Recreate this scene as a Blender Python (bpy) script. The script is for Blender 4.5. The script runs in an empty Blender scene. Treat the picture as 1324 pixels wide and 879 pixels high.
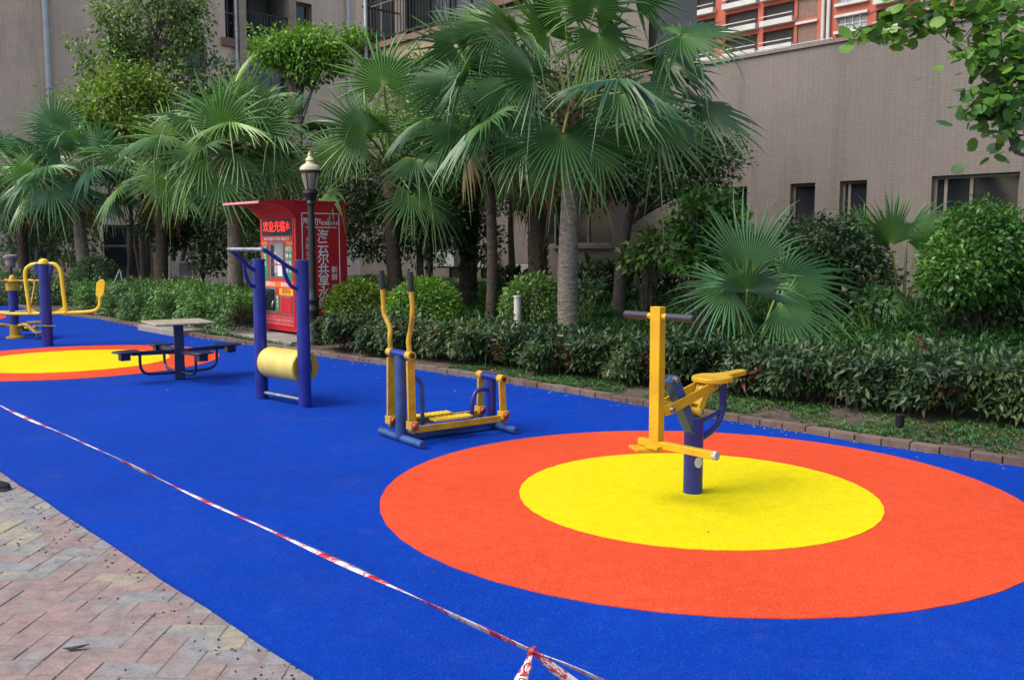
import bpy, math, random
import numpy as np
from mathutils import Vector, Matrix
random.seed(7); RNG = np.random.default_rng(11)
SC = bpy.context.scene
COL = SC.collection
R = math.radians

# ------------------------------------------------------------------ camera
CAM_H = 1.65; PITCH = math.atan(123.5/1200.0)
cam_d = bpy.data.cameras.new('camera'); cam = bpy.data.objects.new('camera', cam_d); COL.objects.link(cam)
cam.location = (0, 0, CAM_H); cam.rotation_euler = (math.pi/2-PITCH, 0, 0)
cam_d.sensor_width = 36; cam_d.lens = 36*1200/1324.0; cam_d.clip_end = 2000; cam_d.clip_start = .05
SC.camera = cam

def ray(px, py):
    u = (px-662)/1200; v = (439.5-py)/1200
    return Vector((u, math.cos(PITCH)+v*math.sin(PITCH), -math.sin(PITCH)+v*math.cos(PITCH)))
def G(px, py, z=0.0):            # point of the site at height z seen at this place of the plan survey
    d = ray(px, py); k = (z-CAM_H)/d.z
    return Vector((d.x*k, d.y*k, z))
def PT(px, py, Y):
    d = ray(px, py); k = Y/d.y
    return Vector((d.x*k, Y, CAM_H+d.z*k))
N2 = Vector((.740, .673, 0)).normalized()      # across the court, towards the long wall
D2 = Vector((-.673, .740, 0)).normalized()     # along the court, away to the left
def SN(s, n, z=0.0): return D2*s + N2*n + Vector((0, 0, z))
def sn(p): return p.dot(D2), p.dot(N2)
WALL_N = 15.1; LEFT_M = 35.2
def RS(px, py):                  # (s, z) on the long wall
    d = ray(px, py); k = WALL_N/d.dot(N2); p = d*k
    return p.dot(D2), CAM_H+p.z
def LS(px, py):                  # (t, z) on the left building
    d = ray(px, py); k = LEFT_M/d.dot(D2); p = d*k
    return p.dot(N2), CAM_H+p.z

# ------------------------------------------------------------------ materials
def new_mat(name):
    m = bpy.data.materials.new(name); m.use_nodes = True
    nt = m.node_tree; b = nt.nodes['Principled BSDF']
    return m, nt, b
def nd(nt, t, **kw):
    n = nt.nodes.new(t)
    for k, v in kw.items(): setattr(n, k, v)
    return n
def rgb(c): return (c[0], c[1], c[2], 1)
def ramp(nt, fac, stops):
    r = nd(nt, 'ShaderNodeValToRGB'); e = r.color_ramp.elements
    while len(e) < len(stops): e.new(.5)
    for i, (p, c) in enumerate(stops): e[i].position = p; e[i].color = rgb(c)
    nt.links.new(fac, r.inputs[0]); return r.outputs[0]
def noise(nt, scale, detail=4, rough=.55, coord='Object', vec=None):
    n = nd(nt, 'ShaderNodeTexNoise'); n.inputs['Scale'].default_value = scale
    n.inputs['Detail'].default_value = detail; n.inputs['Roughness'].default_value = rough
    if vec is None:
        tc = nd(nt, 'ShaderNodeTexCoord'); vec = tc.outputs[coord]
    nt.links.new(vec, n.inputs['Vector']); return n.outputs['Fac']
def bump(nt, b, h, dist, strength=1.0):
    bp = nd(nt, 'ShaderNodeBump'); bp.inputs['Distance'].default_value = dist; bp.inputs['Strength'].default_value = strength
    nt.links.new(h, bp.inputs['Height']); nt.links.new(bp.outputs[0], b.inputs['Normal'])
def mixc(nt, fac, a, b, mode='MIX'):
    m = nd(nt, 'ShaderNodeMix', data_type='RGBA', blend_type=mode)
    if isinstance(fac, (int, float)): m.inputs[0].default_value = fac
    else: nt.links.new(fac, m.inputs[0])
    for i, x in ((6, a), (7, b)):
        if isinstance(x, tuple): m.inputs[i].default_value = rgb(x)
        else: nt.links.new(x, m.inputs[i])
    return m.outputs[2]
def paint(name, col, col2=None, rough=.35, scale=6, chip=None, metal=0.0, bmp=.0006, spec=.5):
    m, nt, b = new_mat(name)
    c2 = col2 or tuple(x*.72 for x in col)
    f = noise(nt, scale, 6)
    c = ramp(nt, f, [(.35, c2), (.62, col)])
    if chip:
        f2 = noise(nt, 38, 5, .7)
        k = ramp(nt, f2, [(.63, (0, 0, 0)), (.69, (1, 1, 1))])
        c = mixc(nt, k, c, chip)
    nt.links.new(c, b.inputs['Base Color'])
    rr = nd(nt, 'ShaderNodeMapRange'); nt.links.new(noise(nt, 14, 3), rr.inputs[0])
    rr.inputs[3].default_value = max(.05, rough-.12); rr.inputs[4].default_value = rough+.18
    nt.links.new(rr.outputs[0], b.inputs['Roughness'])
    b.inputs['Metallic'].default_value = metal; b.inputs['Specular IOR Level'].default_value = spec
    if bmp: bump(nt, b, noise(nt, 90, 4), bmp)
    return m
def leafmat(name, stops, rough=.42, trans=.25, spec=.5, radial=None):
    m, nt, b = new_mat(name)
    g = nd(nt, 'ShaderNodeNewGeometry')
    f = noise(nt, .9, 2)
    add = nd(nt, 'ShaderNodeMath', operation='MULTIPLY_ADD'); nt.links.new(g.outputs['Random Per Island'], add.inputs[0])
    add.inputs[1].default_value = .7; 
    sc = nd(nt, 'ShaderNodeMath', operation='MULTIPLY_ADD'); nt.links.new(f, sc.inputs[0]); sc.inputs[1].default_value = 1.2; sc.inputs[2].default_value = -.45
    nt.links.new(sc.outputs[0], add.inputs[2])
    c = ramp(nt, add.outputs[0], stops)
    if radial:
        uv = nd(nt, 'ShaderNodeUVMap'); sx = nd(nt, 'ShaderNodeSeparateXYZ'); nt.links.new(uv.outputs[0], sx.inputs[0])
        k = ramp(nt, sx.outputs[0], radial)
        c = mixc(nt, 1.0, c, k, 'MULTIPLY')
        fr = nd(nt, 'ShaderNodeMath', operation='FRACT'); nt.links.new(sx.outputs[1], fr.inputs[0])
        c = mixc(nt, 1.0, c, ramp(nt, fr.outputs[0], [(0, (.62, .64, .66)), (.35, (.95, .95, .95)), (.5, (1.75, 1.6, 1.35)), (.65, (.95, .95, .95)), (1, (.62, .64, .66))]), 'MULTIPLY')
    nt.links.new(c, b.inputs['Base Color']); b.inputs['Roughness'].default_value = rough
    b.inputs['Specular IOR Level'].default_value = spec
    tr = nd(nt, 'ShaderNodeBsdfTranslucent')
    c2 = mixc(nt, 1.0, c, (1.25, 1.35, .6), 'MULTIPLY'); nt.links.new(c2, tr.inputs[0])
    mx = nd(nt, 'ShaderNodeMixShader'); mx.inputs[0].default_value = trans
    out = nt.nodes['Material Output']
    nt.links.new(b.outputs[0], mx.inputs[1]); nt.links.new(tr.outputs[0], mx.inputs[2]); nt.links.new(mx.outputs[0], out.inputs[0])
    return m

def rubber(name, col, fleck, dark):
    m, nt, b = new_mat(name)
    big = noise(nt, .7, 3); mid = noise(nt, 9, 4)
    c = mixc(nt, ramp(nt, big, [(.35, (0,0,0)), (.7, (1,1,1))]), dark, col)
    v = nd(nt, 'ShaderNodeTexVoronoi'); v.inputs['Scale'].default_value = 260
    tc = nd(nt, 'ShaderNodeTexCoord'); nt.links.new(tc.outputs['Object'], v.inputs['Vector'])
    sp = nd(nt, 'ShaderNodeSeparateColor'); nt.links.new(v.outputs['Color'], sp.inputs[0])
    k = ramp(nt, sp.outputs[0], [(.80, (0,0,0)), (.97, (.75,.75,.75))])
    c = mixc(nt, k, c, fleck)
    k2 = ramp(nt, sp.outputs[1], [(.75, (0,0,0)), (.95, (.55,.55,.55))])
    c = mixc(nt, k2, c, tuple(x*.45 for x in dark))
    c = mixc(nt, ramp(nt, mid, [(.3, (.35,.35,.35)), (.6, (0,0,0))]), c, tuple(x*.8 for x in dark))
    mp = nd(nt, 'ShaderNodeMapping'); nt.links.new(tc.outputs['Object'], mp.inputs[0]); mp.inputs['Rotation'].default_value = (0, 0, .7); mp.inputs['Scale'].default_value = (1, .6, 1)
    sc1 = noise(nt, 5.5, 7, .75, vec=mp.outputs[0])
    c = mixc(nt, ramp(nt, sc1, [(.56, (0,0,0)), (.68, (.03,.03,.03)), (.74, (.006,.006,.006))]), c, (.30, .30, .30))
    dst = noise(nt, 1.3, 6, .7)
    c = mixc(nt, ramp(nt, dst, [(.5, (0,0,0)), (.75, (.022,.022,.022))]), c, (.35, .33, .30))
    nt.links.new(c, b.inputs['Base Color']); b.inputs['Roughness'].default_value = .78
    b.inputs['Specular IOR Level'].default_value = .08
    h = nd(nt, 'ShaderNodeMath', operation='ADD'); nt.links.new(v.outputs['Distance'], h.inputs[0]); nt.links.new(mid, h.inputs[1])
    bump(nt, b, h.outputs[0], .0022, .6)
    return m

M = {}
M['blue_rubber'] = rubber('blue_rubber', (.0002, .040, .37), (.015, .11, .48), (.0002, .031, .295))
M['orange_rubber'] = rubber('orange_rubber', (.66, .070, .024), (.75, .18, .08), (.59, .058, .019))
M['yellow_rubber'] = rubber('yellow_rubber', (.70, .60, .001), (.80, .71, .05), (.64, .54, .001))
M['blue_paint'] = paint('blue_paint', (.012, .026, .25), (.010, .016, .15), .3, 4, chip=(.05, .06, .22))
M['blue_worn'] = paint('blue_worn', (.03, .085, .27), (.02, .05, .15), .35, 7, chip=(.11, .12, .14))
M['navy_paint'] = paint('navy_paint', (.012, .02, .085), (.01, .014, .05), .3, 5, chip=(.04, .05, .1))
M['yellow_paint'] = paint('yellow_paint', (.62, .37, .006), (.52, .29, .008), .38, 6, chip=(.3, .15, .02))
M['yellow_worn'] = paint('yellow_worn', (.56, .345, .018), (.42, .24, .02), .42, 9, chip=(.24, .13, .05))
M['lemon_paint'] = paint('lemon_paint', (.78, .56, .03), (.70, .46, .025), .35, 4, chip=(.55, .35, .05))
M['pale_yellow'] = paint('pale_yellow', (.66, .53, .13), (.56, .43, .09), .32, 5, chip=(.5, .36, .1))
M['steel'] = paint('steel', (.42, .43, .46), (.22, .23, .25), .35, 20, metal=.8)
M['bolt'] = paint('bolt', (.30, .28, .26), (.14, .12, .11), .4, 40, metal=.7)
M['red_cap'] = paint('red_cap', (.35, .03, .03), None, .4)
M['grip'] = paint('grip', (.018, .018, .026), (.012, .012, .018), .55, 20)
M['rubber_grip'] = paint('rubber_grip', (.03, .03, .05), (.02, .02, .032), .5, 30)
M['black_iron'] = paint('black_iron', (.012, .014, .016), (.008, .009, .01), .35, 12)
M['kiosk_red'] = paint('kiosk_red', (.46, .010, .022), (.40, .008, .02), .35, 2, bmp=0)
M['kiosk_face'] = paint('kiosk_face', (.52, .02, .03), (.46, .016, .025), .35, 2, bmp=0)
M['white_print'] = paint('white_print', (.75, .74, .74), (.68, .66, .66), .5, 5, bmp=0)
M['pink_print'] = paint('pink_print', (.72, .30, .34), (.62, .22, .26), .5, 5, bmp=0)
M['green_print'] = paint('green_print', (.02, .23, .09), (.015, .18, .07), .4, 5, bmp=0)
M['orange_print'] = paint('orange_print', (.70, .16, .03), (.62, .12, .025), .4, 5, bmp=0)
M['yellow_print'] = paint('yellow_print', (.80, .42, .02), (.7, .34, .02), .4, 5, bmp=0)
M['wood_top'] = paint('wood_top', (.40, .34, .25), (.22, .18, .13), .55, 14, chip=(.2, .17, .13))
M['white_plastic'] = paint('white_plastic', (.55, .56, .52), (.42, .43, .38), .45, 9)
M['ac_white'] = paint('ac_white', (.42, .43, .44), (.30, .31, .32), .5, 5)
M['dark_slot'] = paint('dark_slot', (.02, .02, .022), None, .6, 5)
M['lantern_cream'] = paint('lantern_cream', (.56, .52, .33), (.42, .38, .22), .45, 12)
M['shoe'] = paint('shoe', (.015, .015, .017), None, .6, 20)
M['shoe_sole'] = paint('shoe_sole', (.06, .06, .06), None, .7, 20)

def glassy(name, col, rough=.05):
    m, nt, b = new_mat(name)
    nt.links.new(ramp(nt, noise(nt, 1.3, 2), [(.3, tuple(x*.6 for x in col)), (.7, col)]), b.inputs['Base Color'])
    b.inputs['Roughness'].default_value = rough; b.inputs['Specular IOR Level'].default_value = .6
    bump(nt, b, noise(nt, 1.1, 1), .004); return m
M['pane'] = glassy('pane', (.018, .022, .028), .08)
M['pane_blue'] = glassy('pane_blue', (.03, .05, .08), .06)
M['pane_light'] = glassy('pane_light', (.30, .34, .36), .12)
def real_glass():
    m, nt, b = new_mat('lantern_glass'); b.inputs['Base Color'].default_value = (.75, .72, .55, 1)
    b.inputs['Transmission Weight'].default_value = .75; b.inputs['Roughness'].default_value = .35; b.inputs['IOR'].default_value = 1.3
    return m
M['lantern_glass'] = real_glass()
def led():
    m, nt, b = new_mat('led_red'); b.inputs['Base Color'].default_value = (.4, .01, .01, 1)
    b.inputs['Emission Color'].default_value = (1, .03, .02, 1); b.inputs['Emission Strength'].default_value = 1.1
    return m
M['led'] = led()

def tiles(name, c1, c2, mortar, bw, bh, axis_u):
    """glazed wall tiles laid out in metres: u along the wall, z up"""
    m, nt, b = new_mat(name)
    tc = nd(nt, 'ShaderNodeTexCoord')
    dt = nd(nt, 'ShaderNodeVectorMath', operation='DOT_PRODUCT'); nt.links.new(tc.outputs['Object'], dt.inputs[0]); dt.inputs[1].default_value = axis_u
    sx = nd(nt, 'ShaderNodeSeparateXYZ'); nt.links.new(tc.outputs['Object'], sx.inputs[0])
    cb = nd(nt, 'ShaderNodeCombineXYZ'); nt.links.new(dt.outputs['Value'], cb.inputs[0]); nt.links.new(sx.outputs[2], cb.inputs[1])
    br = nd(nt, 'ShaderNodeTexBrick'); nt.links.new(cb.outputs[0], br.inputs[0])
    br.offset = 0; br.squash = 1
    br.inputs['Color1'].default_value = rgb(c1); br.inputs['Color2'].default_value = rgb(c2); br.inputs['Mortar'].default_value = rgb(mortar)
    br.inputs['Scale'].default_value = 1; br.inputs['Mortar Size'].default_value = .0045; br.inputs['Mortar Smooth'].default_value = .3
    br.inputs['Brick Width'].default_value = bw; br.inputs['Row Height'].default_value = bh
    # stains running down the wall
    mp = nd(nt, 'ShaderNodeMapping'); nt.links.new(cb.outputs[0], mp.inputs[0]); mp.inputs['Scale'].default_value = (1.6, .22, 1)
    st = noise(nt, 1.2, 6, .65, vec=mp.outputs[0])
    k = ramp(nt, st, [(.30, (.74, .73, .71)), (.48, (.98, .98, .98)), (.62, (1.03, 1.03, 1.03)), (.75, (1.16, 1.15, 1.13))])
    c = mixc(nt, 1.0, br.outputs[0], k, 'MULTIPLY')
    bl = noise(nt, .35, 4, .6, vec=cb.outputs[0])
    c = mixc(nt, 1.0, c, ramp(nt, bl, [(.3, (.88, .88, .88)), (.7, (1.08, 1.08, 1.08))]), 'MULTIPLY')
    nt.links.new(c, b.inputs['Base Color']); b.inputs['Roughness'].default_value = .55
    bump(nt, b, br.outputs['Fac'], -.004, .6)
    return m
M['wall_tile'] = tiles('wall_tile', (.176, .152, .136), (.162, .140, .125), (.140, .121, .108), .10, .052, D2[:])
M['left_tile'] = tiles('left_tile', (.64, .485, .355), (.59, .45, .33), (.50, .38, .28), .13, .24, N2[:])
M['trim_beige'] = paint('trim_beige', (.34, .27, .19), (.27, .21, .15), .6, 3)
M['trim_brown'] = paint('trim_brown', (.20, .12, .085), (.15, .09, .065), .6, 3)
M['alu_beige'] = paint('alu_beige', (.20, .17, .145), (.15, .125, .105), .5, 4)
M['orange_wall'] = paint('orange_wall', (.44, .11, .06), (.36, .085, .05), .7, .6, bmp=0)
M['white_trim'] = paint('white_trim', (.55, .54, .51), (.45, .44, .42), .6, .8, bmp=0)
M['recess'] = paint('recess', (.045, .04, .038), (.03, .027, .026), .8, 1, bmp=0)
M['grey_plaster'] = paint('grey_plaster', (.20, .20, .19), (.14, .14, .135), .8, 1.5, bmp=0)
M['pipe_grey'] = paint('pipe_grey', (.45, .48, .50), (.36, .39, .41), .5, 2)

def barkmat(name, c1, c2, rings):
    m, nt, b = new_mat(name)
    tc = nd(nt, 'ShaderNodeTexCoord'); mp = nd(nt, 'ShaderNodeMapping'); nt.links.new(tc.outputs['Object'], mp.inputs[0])
    mp.inputs['Scale'].default_value = (3, 3, rings)
    f = noise(nt, 2.2, 6, .7, vec=mp.outputs[0]); f2 = noise(nt, 25, 4, .7)
    c = ramp(nt, f, [(.3, c1), (.65, c2)])
    c = mixc(nt, ramp(nt, f2, [(.3, (.5,.5,.5)), (.6, (0,0,0))]), c, tuple(x*.5 for x in c1))
    nt.links.new(c, b.inputs['Base Color']); b.inputs['Roughness'].default_value = .9
    a = nd(nt, 'ShaderNodeMath', operation='ADD'); nt.links.new(f, a.inputs[0]); nt.links.new(f2, a.inputs[1])
    bump(nt, b, a.outputs[0], .035, .9); return m
M['palm_bark'] = barkmat('palm_bark', (.12, .098, .078), (.33, .285, .23), 16)
M['palm_bark_dark'] = barkmat('palm_bark_dark', (.035, .026, .02), (.10, .07, .05), 9)
M['bark'] = barkmat('bark', (.05, .042, .035), (.12, .10, .085), 2)
M['fibre'] = barkmat('fibre', (.10, .06, .035), (.26, .17, .10), 3)
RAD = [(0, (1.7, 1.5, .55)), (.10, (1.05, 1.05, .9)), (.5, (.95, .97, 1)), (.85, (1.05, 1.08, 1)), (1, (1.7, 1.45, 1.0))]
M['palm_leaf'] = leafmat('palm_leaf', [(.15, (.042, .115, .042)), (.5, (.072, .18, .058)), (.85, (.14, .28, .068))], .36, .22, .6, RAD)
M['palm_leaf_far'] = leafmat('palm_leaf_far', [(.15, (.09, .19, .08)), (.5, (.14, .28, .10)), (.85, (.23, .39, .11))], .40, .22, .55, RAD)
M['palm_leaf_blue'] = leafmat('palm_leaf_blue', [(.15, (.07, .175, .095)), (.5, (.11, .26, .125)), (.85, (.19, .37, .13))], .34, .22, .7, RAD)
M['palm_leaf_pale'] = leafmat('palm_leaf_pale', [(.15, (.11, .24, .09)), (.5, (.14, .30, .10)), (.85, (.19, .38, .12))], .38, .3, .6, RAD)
M['petiole'] = leafmat('petiole', [(.2, (.09, .15, .03)), (.8, (.17, .23, .05))], .45, .05)
M['dry_leaf'] = leafmat('dry_leaf', [(.2, (.12, .075, .03)), (.8, (.28, .19, .08))], .7, .2)
def lm(name, a, b, c, **k): M[name] = leafmat(name, [(.15, a), (.5, b), (.85, c)], **k)
lm('leaf_dark', (.02, .050, .018), (.034, .082, .025), (.065, .135, .035))
lm('leaf_mid', (.075, .15, .04), (.125, .23, .055), (.21, .34, .075))
lm('leaf_bright', (.06, .16, .02), (.12, .28, .03), (.22, .40, .05), trans=.32)
lm('leaf_lime', (.07, .14, .02), (.14, .24, .03), (.26, .38, .05), trans=.32)
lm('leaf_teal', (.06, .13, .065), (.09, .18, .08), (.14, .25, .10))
lm('leaf_hedge', (.016, .042, .020), (.030, .068, .030), (.11, .17, .055), rough=.4, spec=.42)
lm('leaf_hedge_left', (.035, .10, .028), (.07, .17, .038), (.14, .29, .055))
lm('leaf_front', (.03, .10, .018), (.065, .18, .026), (.16, .34, .045), rough=.38, trans=.3)
lm('leaf_red', (.06, .008, .012), (.12, .014, .018), (.18, .03, .025))
lm('grass', (.025, .085, .028), (.05, .15, .042), (.10, .23, .06), rough=.5)
lm('grass_pale', (.05, .09, .025), (.09, .14, .04), (.17, .19, .07), rough=.6)

def soil():
    m, nt, b = new_mat('soil'); f = noise(nt, 3, 8, .7); f2 = noise(nt, 40, 6, .8)
    c = ramp(nt, f, [(.3, (.05, .038, .028)), (.6, (.12, .088, .062)), (.8, (.18, .135, .10))])
    c = mixc(nt, ramp(nt, f2, [(.55, (0,0,0)), (.7, (.6,.6,.6))]), c, (.05, .075, .03))
    nt.links.new(c, b.inputs['Base Color']); b.inputs['Roughness'].default_value = .95
    a = nd(nt, 'ShaderNodeMath', operation='ADD'); nt.links.new(f, a.inputs[0]); nt.links.new(f2, a.inputs[1])
    bump(nt, b, a.outputs[0], .03, .9); return m
M['soil'] = soil()
def concrete(name, c1, c2, sc=2):
    m, nt, b = new_mat(name); f = noise(nt, sc, 8, .65)
    nt.links.new(ramp(nt, f, [(.3, c1), (.7, c2)]), b.inputs['Base Color']); b.inputs['Roughness'].default_value = .9
    bump(nt, b, noise(nt, 60, 5), .004); return m
M['concrete'] = concrete('concrete', (.17, .16, .145), (.30, .28, .25))
M['joint_sand'] = concrete('joint_sand', (.15, .13, .11), (.23, .20, .17), 3)
M['ground'] = concrete('ground', (.15, .14, .13), (.24, .23, .21), .5)
def island_mat(name, stops, scale=14, rough=.9, b_d=.003):
    m, nt, b = new_mat(name); g = nd(nt, 'ShaderNodeNewGeometry')
    big = noise(nt, .8, 2, .5)
    a = nd(nt, 'ShaderNodeMath', operation='MULTIPLY_ADD'); nt.links.new(g.outputs['Random Per Island'], a.inputs[0]); a.inputs[1].default_value = .34
    s = nd(nt, 'ShaderNodeMath', operation='MULTIPLY_ADD'); nt.links.new(big, s.inputs[0]); s.inputs[1].default_value = 2.3; s.inputs[2].default_value = -.89
    nt.links.new(s.outputs[0], a.inputs[2])
    c = ramp(nt, a.outputs[0], stops)
    f = noise(nt, scale, 8, .7)
    c = mixc(nt, 1.0, c, ramp(nt, f, [(.3, (.62, .62, .62)), (.55, (1, 1, 1)), (.8, (1.2, 1.18, 1.14))]), 'MULTIPLY')
    f3 = noise(nt, 120, 3, .6)
    c = mixc(nt, 1.0, c, ramp(nt, f3, [(.3, (.75, .75, .75)), (.6, (1.08, 1.08, 1.08))]), 'MULTIPLY')
    nt.links.new(c, b.inputs['Base Color']); b.inputs['Roughness'].default_value = rough
    bump(nt, b, f3, b_d, .7); return m
M['paver'] = island_mat('paver', [(.08, (.34, .295, .205)), (.27, (.30, .275, .205)), (.38, (.225, .23, .23)), (.48, (.235, .225, .225)), (.58, (.255, .19, .18)), (.85, (.285, .195, .18)), (.97, (.30, .26, .20))])
M['curb_brick'] = island_mat('curb_brick', [(.2, (.12, .078, .062)), (.5, (.165, .11, .088)), (.8, (.15, .125, .105))], 9)
def tape_mat():
    m, nt, b = new_mat('barrier_tape'); uv = nd(nt, 'ShaderNodeUVMap'); sx = nd(nt, 'ShaderNodeSeparateXYZ'); nt.links.new(uv.outputs[0], sx.inputs[0])
    fr = nd(nt, 'ShaderNodeMath', operation='FRACT'); nt.links.new(sx.outputs[0], fr.inputs[0])
    k = nd(nt, 'ShaderNodeMath', operation='LESS_THAN'); nt.links.new(fr.outputs[0], k.inputs[0]); k.inputs[1].default_value = .36
    # small red print in the white fields and white print in the red fields
    mp = nd(nt, 'ShaderNodeMapping'); nt.links.new(uv.outputs[0], mp.inputs[0]); mp.inputs['Scale'].default_value = (30, 5, 1)
    nz = noise(nt, 1.0, 2, .5, vec=mp.outputs[0])
    gt = nd(nt, 'ShaderNodeMath', operation='GREATER_THAN'); nt.links.new(nz, gt.inputs[0]); gt.inputs[1].default_value = .52
    # print sits in word-length runs
    w = nd(nt, 'ShaderNodeMath', operation='SINE'); m7 = nd(nt, 'ShaderNodeMath', operation='MULTIPLY'); nt.links.new(sx.outputs[0], m7.inputs[0]); m7.inputs[1].default_value = 19; nt.links.new(m7.outputs[0], w.inputs[0])
    w2 = nd(nt, 'ShaderNodeMath', operation='GREATER_THAN'); nt.links.new(w.outputs[0], w2.inputs[0]); w2.inputs[1].default_value = .1
    an = nd(nt, 'ShaderNodeMath', operation='MULTIPLY'); nt.links.new(gt.outputs[0], an.inputs[0]); nt.links.new(w2.outputs[0], an.inputs[1])
    red, wht = (.42, .012, .03), (.62, .61, .63)
    base = mixc(nt, k.outputs[0], wht, red)
    inv = mixc(nt, k.outputs[0], (.5, .05, .07), (.66, .45, .48))
    c = mixc(nt, an.outputs[0], base, inv)
    nt.links.new(c, b.inputs['Base Color']); b.inputs['Roughness'].default_value = .35
    return m
M['tape'] = tape_mat()

# ------------------------------------------------------------------ object helpers
def tag(o, label=None, cat=None, group=None, kind=None):
    if label: o['label'] = label
    if cat: o['category'] = cat
    if group: o['group'] = group
    if kind: o['kind'] = kind
    return o
def empty(name, loc, label=None, cat=None, group=None, rz=0):
    o = bpy.data.objects.new(name, None); COL.objects.link(o); o.location = loc; o.rotation_euler = (0, 0, rz)
    o.empty_display_size = .1
    return tag(o, label, cat, group)
def link(name, me, mat, parent=None):
    o = bpy.data.objects.new(name, me); COL.objects.link(o)
    ms = mat if isinstance(mat, (list, tuple)) else [mat]
    if not me.materials:
        for m in ms: me.materials.append(m)
    if parent is not None: o.parent = parent
    return o
def copy_tree(o, parent=None):
    c = o.copy(); COL.objects.link(c)
    if parent is not None: c.parent = parent
    for ch in list(o.children): copy_tree(ch, c)
    return c
V = Vector
def catmull(pts, n=6):
    pts = [V(p) for p in pts]; P = [pts[0]*2-pts[1]]+pts+[pts[-1]*2-pts[-2]]; out = []
    for i in range(1, len(P)-2):
        for k in range(n):
            t = k/n; a, b, c, d = P[i-1], P[i], P[i+1], P[i+2]
            out.append(.5*((2*b)+(c-a)*t+(2*a-5*b+4*c-d)*t*t+(3*b-a-3*c+d)*t**3))
    out.append(pts[-1]); return out
class MB:
    def __init__(s): s.v = []; s.f = []; s.m = []
    def add(s, vs, fs, mi=0):
        o = len(s.v); s.v += [tuple(x) for x in vs]; s.f += [tuple(i+o for i in f) for f in fs]; s.m += [mi]*len(fs)
    def box(s, c, h, ax=None, mi=0):
        c = V(c); ax = ax or (V((1, 0, 0)), V((0, 1, 0)), V((0, 0, 1)))
        vs = [c+ax[0]*(h[0]*i)+ax[1]*(h[1]*j)+ax[2]*(h[2]*k) for k in (-1, 1) for j in (-1, 1) for i in (-1, 1)]
        s.add(vs, [(0, 2, 3, 1), (4, 5, 7, 6), (0, 1, 5, 4), (2, 6, 7, 3), (0, 4, 6, 2), (1, 3, 7, 5)], mi)
    def b2(s, lo, hi, ax=None, mi=0):
        lo = V(lo); hi = V(hi); c = (lo+hi)/2; h = (hi-lo)/2
        if ax: c = ax[0]*c[0]+ax[1]*c[1]+ax[2]*c[2]
        s.box(c, h, ax, mi)
    def bar(s, p0, p1, w, h, up=(0, 0, 1), mi=0):
        p0 = V(p0); p1 = V(p1); t = (p1-p0); L = t.length; t.normalize(); up = V(up)
        b = t.cross(up)
        if b.length < 1e-4: b = t.cross(V((0, 1, 0)))
        b.normalize(); u = b.cross(t); s.box((p0+p1)/2, (L/2, w/2, h/2), (t, b, u), mi)
    def tube(s, pts, r, seg=12, mi=0, cap=True):
        pts = [V(p) for p in pts]; n = len(pts); rs = r if isinstance(r, (list, tuple)) else [r]*n
        tang = [(pts[min(i+1, n-1)]-pts[max(i-1, 0)]).normalized() for i in range(n)]
        ref = V((0, 0, 1)) if abs(tang[0].z) < .9 else V((1, 0, 0))
        u = tang[0].cross(ref).normalized(); vs = []
        for i in range(n):
            u = (u-tang[i]*u.dot(tang[i])).normalized(); w = tang[i].cross(u)
            for k in range(seg):
                a = 2*math.pi*k/seg; vs.append(pts[i]+(u*math.cos(a)+w*math.sin(a))*rs[i])
        fs = [(i*seg+k, i*seg+(k+1) % seg, (i+1)*seg+(k+1) % seg, (i+1)*seg+k) for i in range(n-1) for k in range(seg)]
        if cap: fs += [tuple(range(seg-1, -1, -1)), tuple((n-1)*seg+k for k in range(seg))]
        s.add(vs, fs, mi)
    def lathe(s, prof, c=(0, 0, 0), seg=20, mi=0, axis=None):
        c = V(c); vs = []; n = len(prof)
        if axis is None: ex, ey, ez = V((1, 0, 0)), V((0, 1, 0)), V((0, 0, 1))
        else:
            ez = V(axis).normalized(); ex = ez.cross(V((0, 0, 1)) if abs(ez.z) < .9 else V((1, 0, 0))).normalized(); ey = ez.cross(ex)
        for r, z in prof:
            for k in range(seg):
                a = 2*math.pi*k/seg; vs.append(c+ex*(r*math.cos(a))+ey*(r*math.sin(a))+ez*z)
        fs = [(i*seg+k, i*seg+(k+1) % seg, (i+1)*seg+(k+1) % seg, (i+1)*seg+k) for i in range(n-1) for k in range(seg)]
        fs += [tuple(range(seg-1, -1, -1)), tuple((n-1)*seg+k for k in range(seg))]
        s.add(vs, fs, mi)
    def prism(s, poly, z0, z1, f=lambda x, y, z: V((x, y, z)), mi=0):
        n = len(poly); vs = [f(x, y, z0) for x, y in poly]+[f(x, y, z1) for x, y in poly]
        s.add(vs, [tuple(range(n-1, -1, -1)), tuple(range(n, 2*n))]+[(i, (i+1) % n, n+(i+1) % n, n+i) for i in range(n)], mi)
    def build(s, name, mat, parent=None, bevel=0, smooth=True, local=None):
        me = bpy.data.meshes.new(name); me.from_pydata(s.v, [], s.f)
        ms = mat if isinstance(mat, (list, tuple)) else [mat]
        for m in ms: me.materials.append(m)
        if len(ms) > 1: me.polygons.foreach_set('material_index', s.m)
        if local is not None: me.transform(Matrix.Translation(-V(local)))
        me.validate()
        if smooth:
            me.polygons.foreach_set('use_smooth', [True]*len(me.polygons)); me.set_sharp_from_angle(angle=R(38))
        o = link(name, me, mat, parent)
        if bevel:
            b = o.modifiers.new('bevel', 'BEVEL'); b.width = bevel; b.segments = 2; b.limit_method = 'ANGLE'; b.angle_limit = R(40)
        return o
def local_axes(a):               # a: direction in plan; returns (a, b) with b to the right of a, seen from above
    a = V((a[0], a[1], 0)).normalized(); return a, V((a.y, -a.x, 0))

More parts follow.
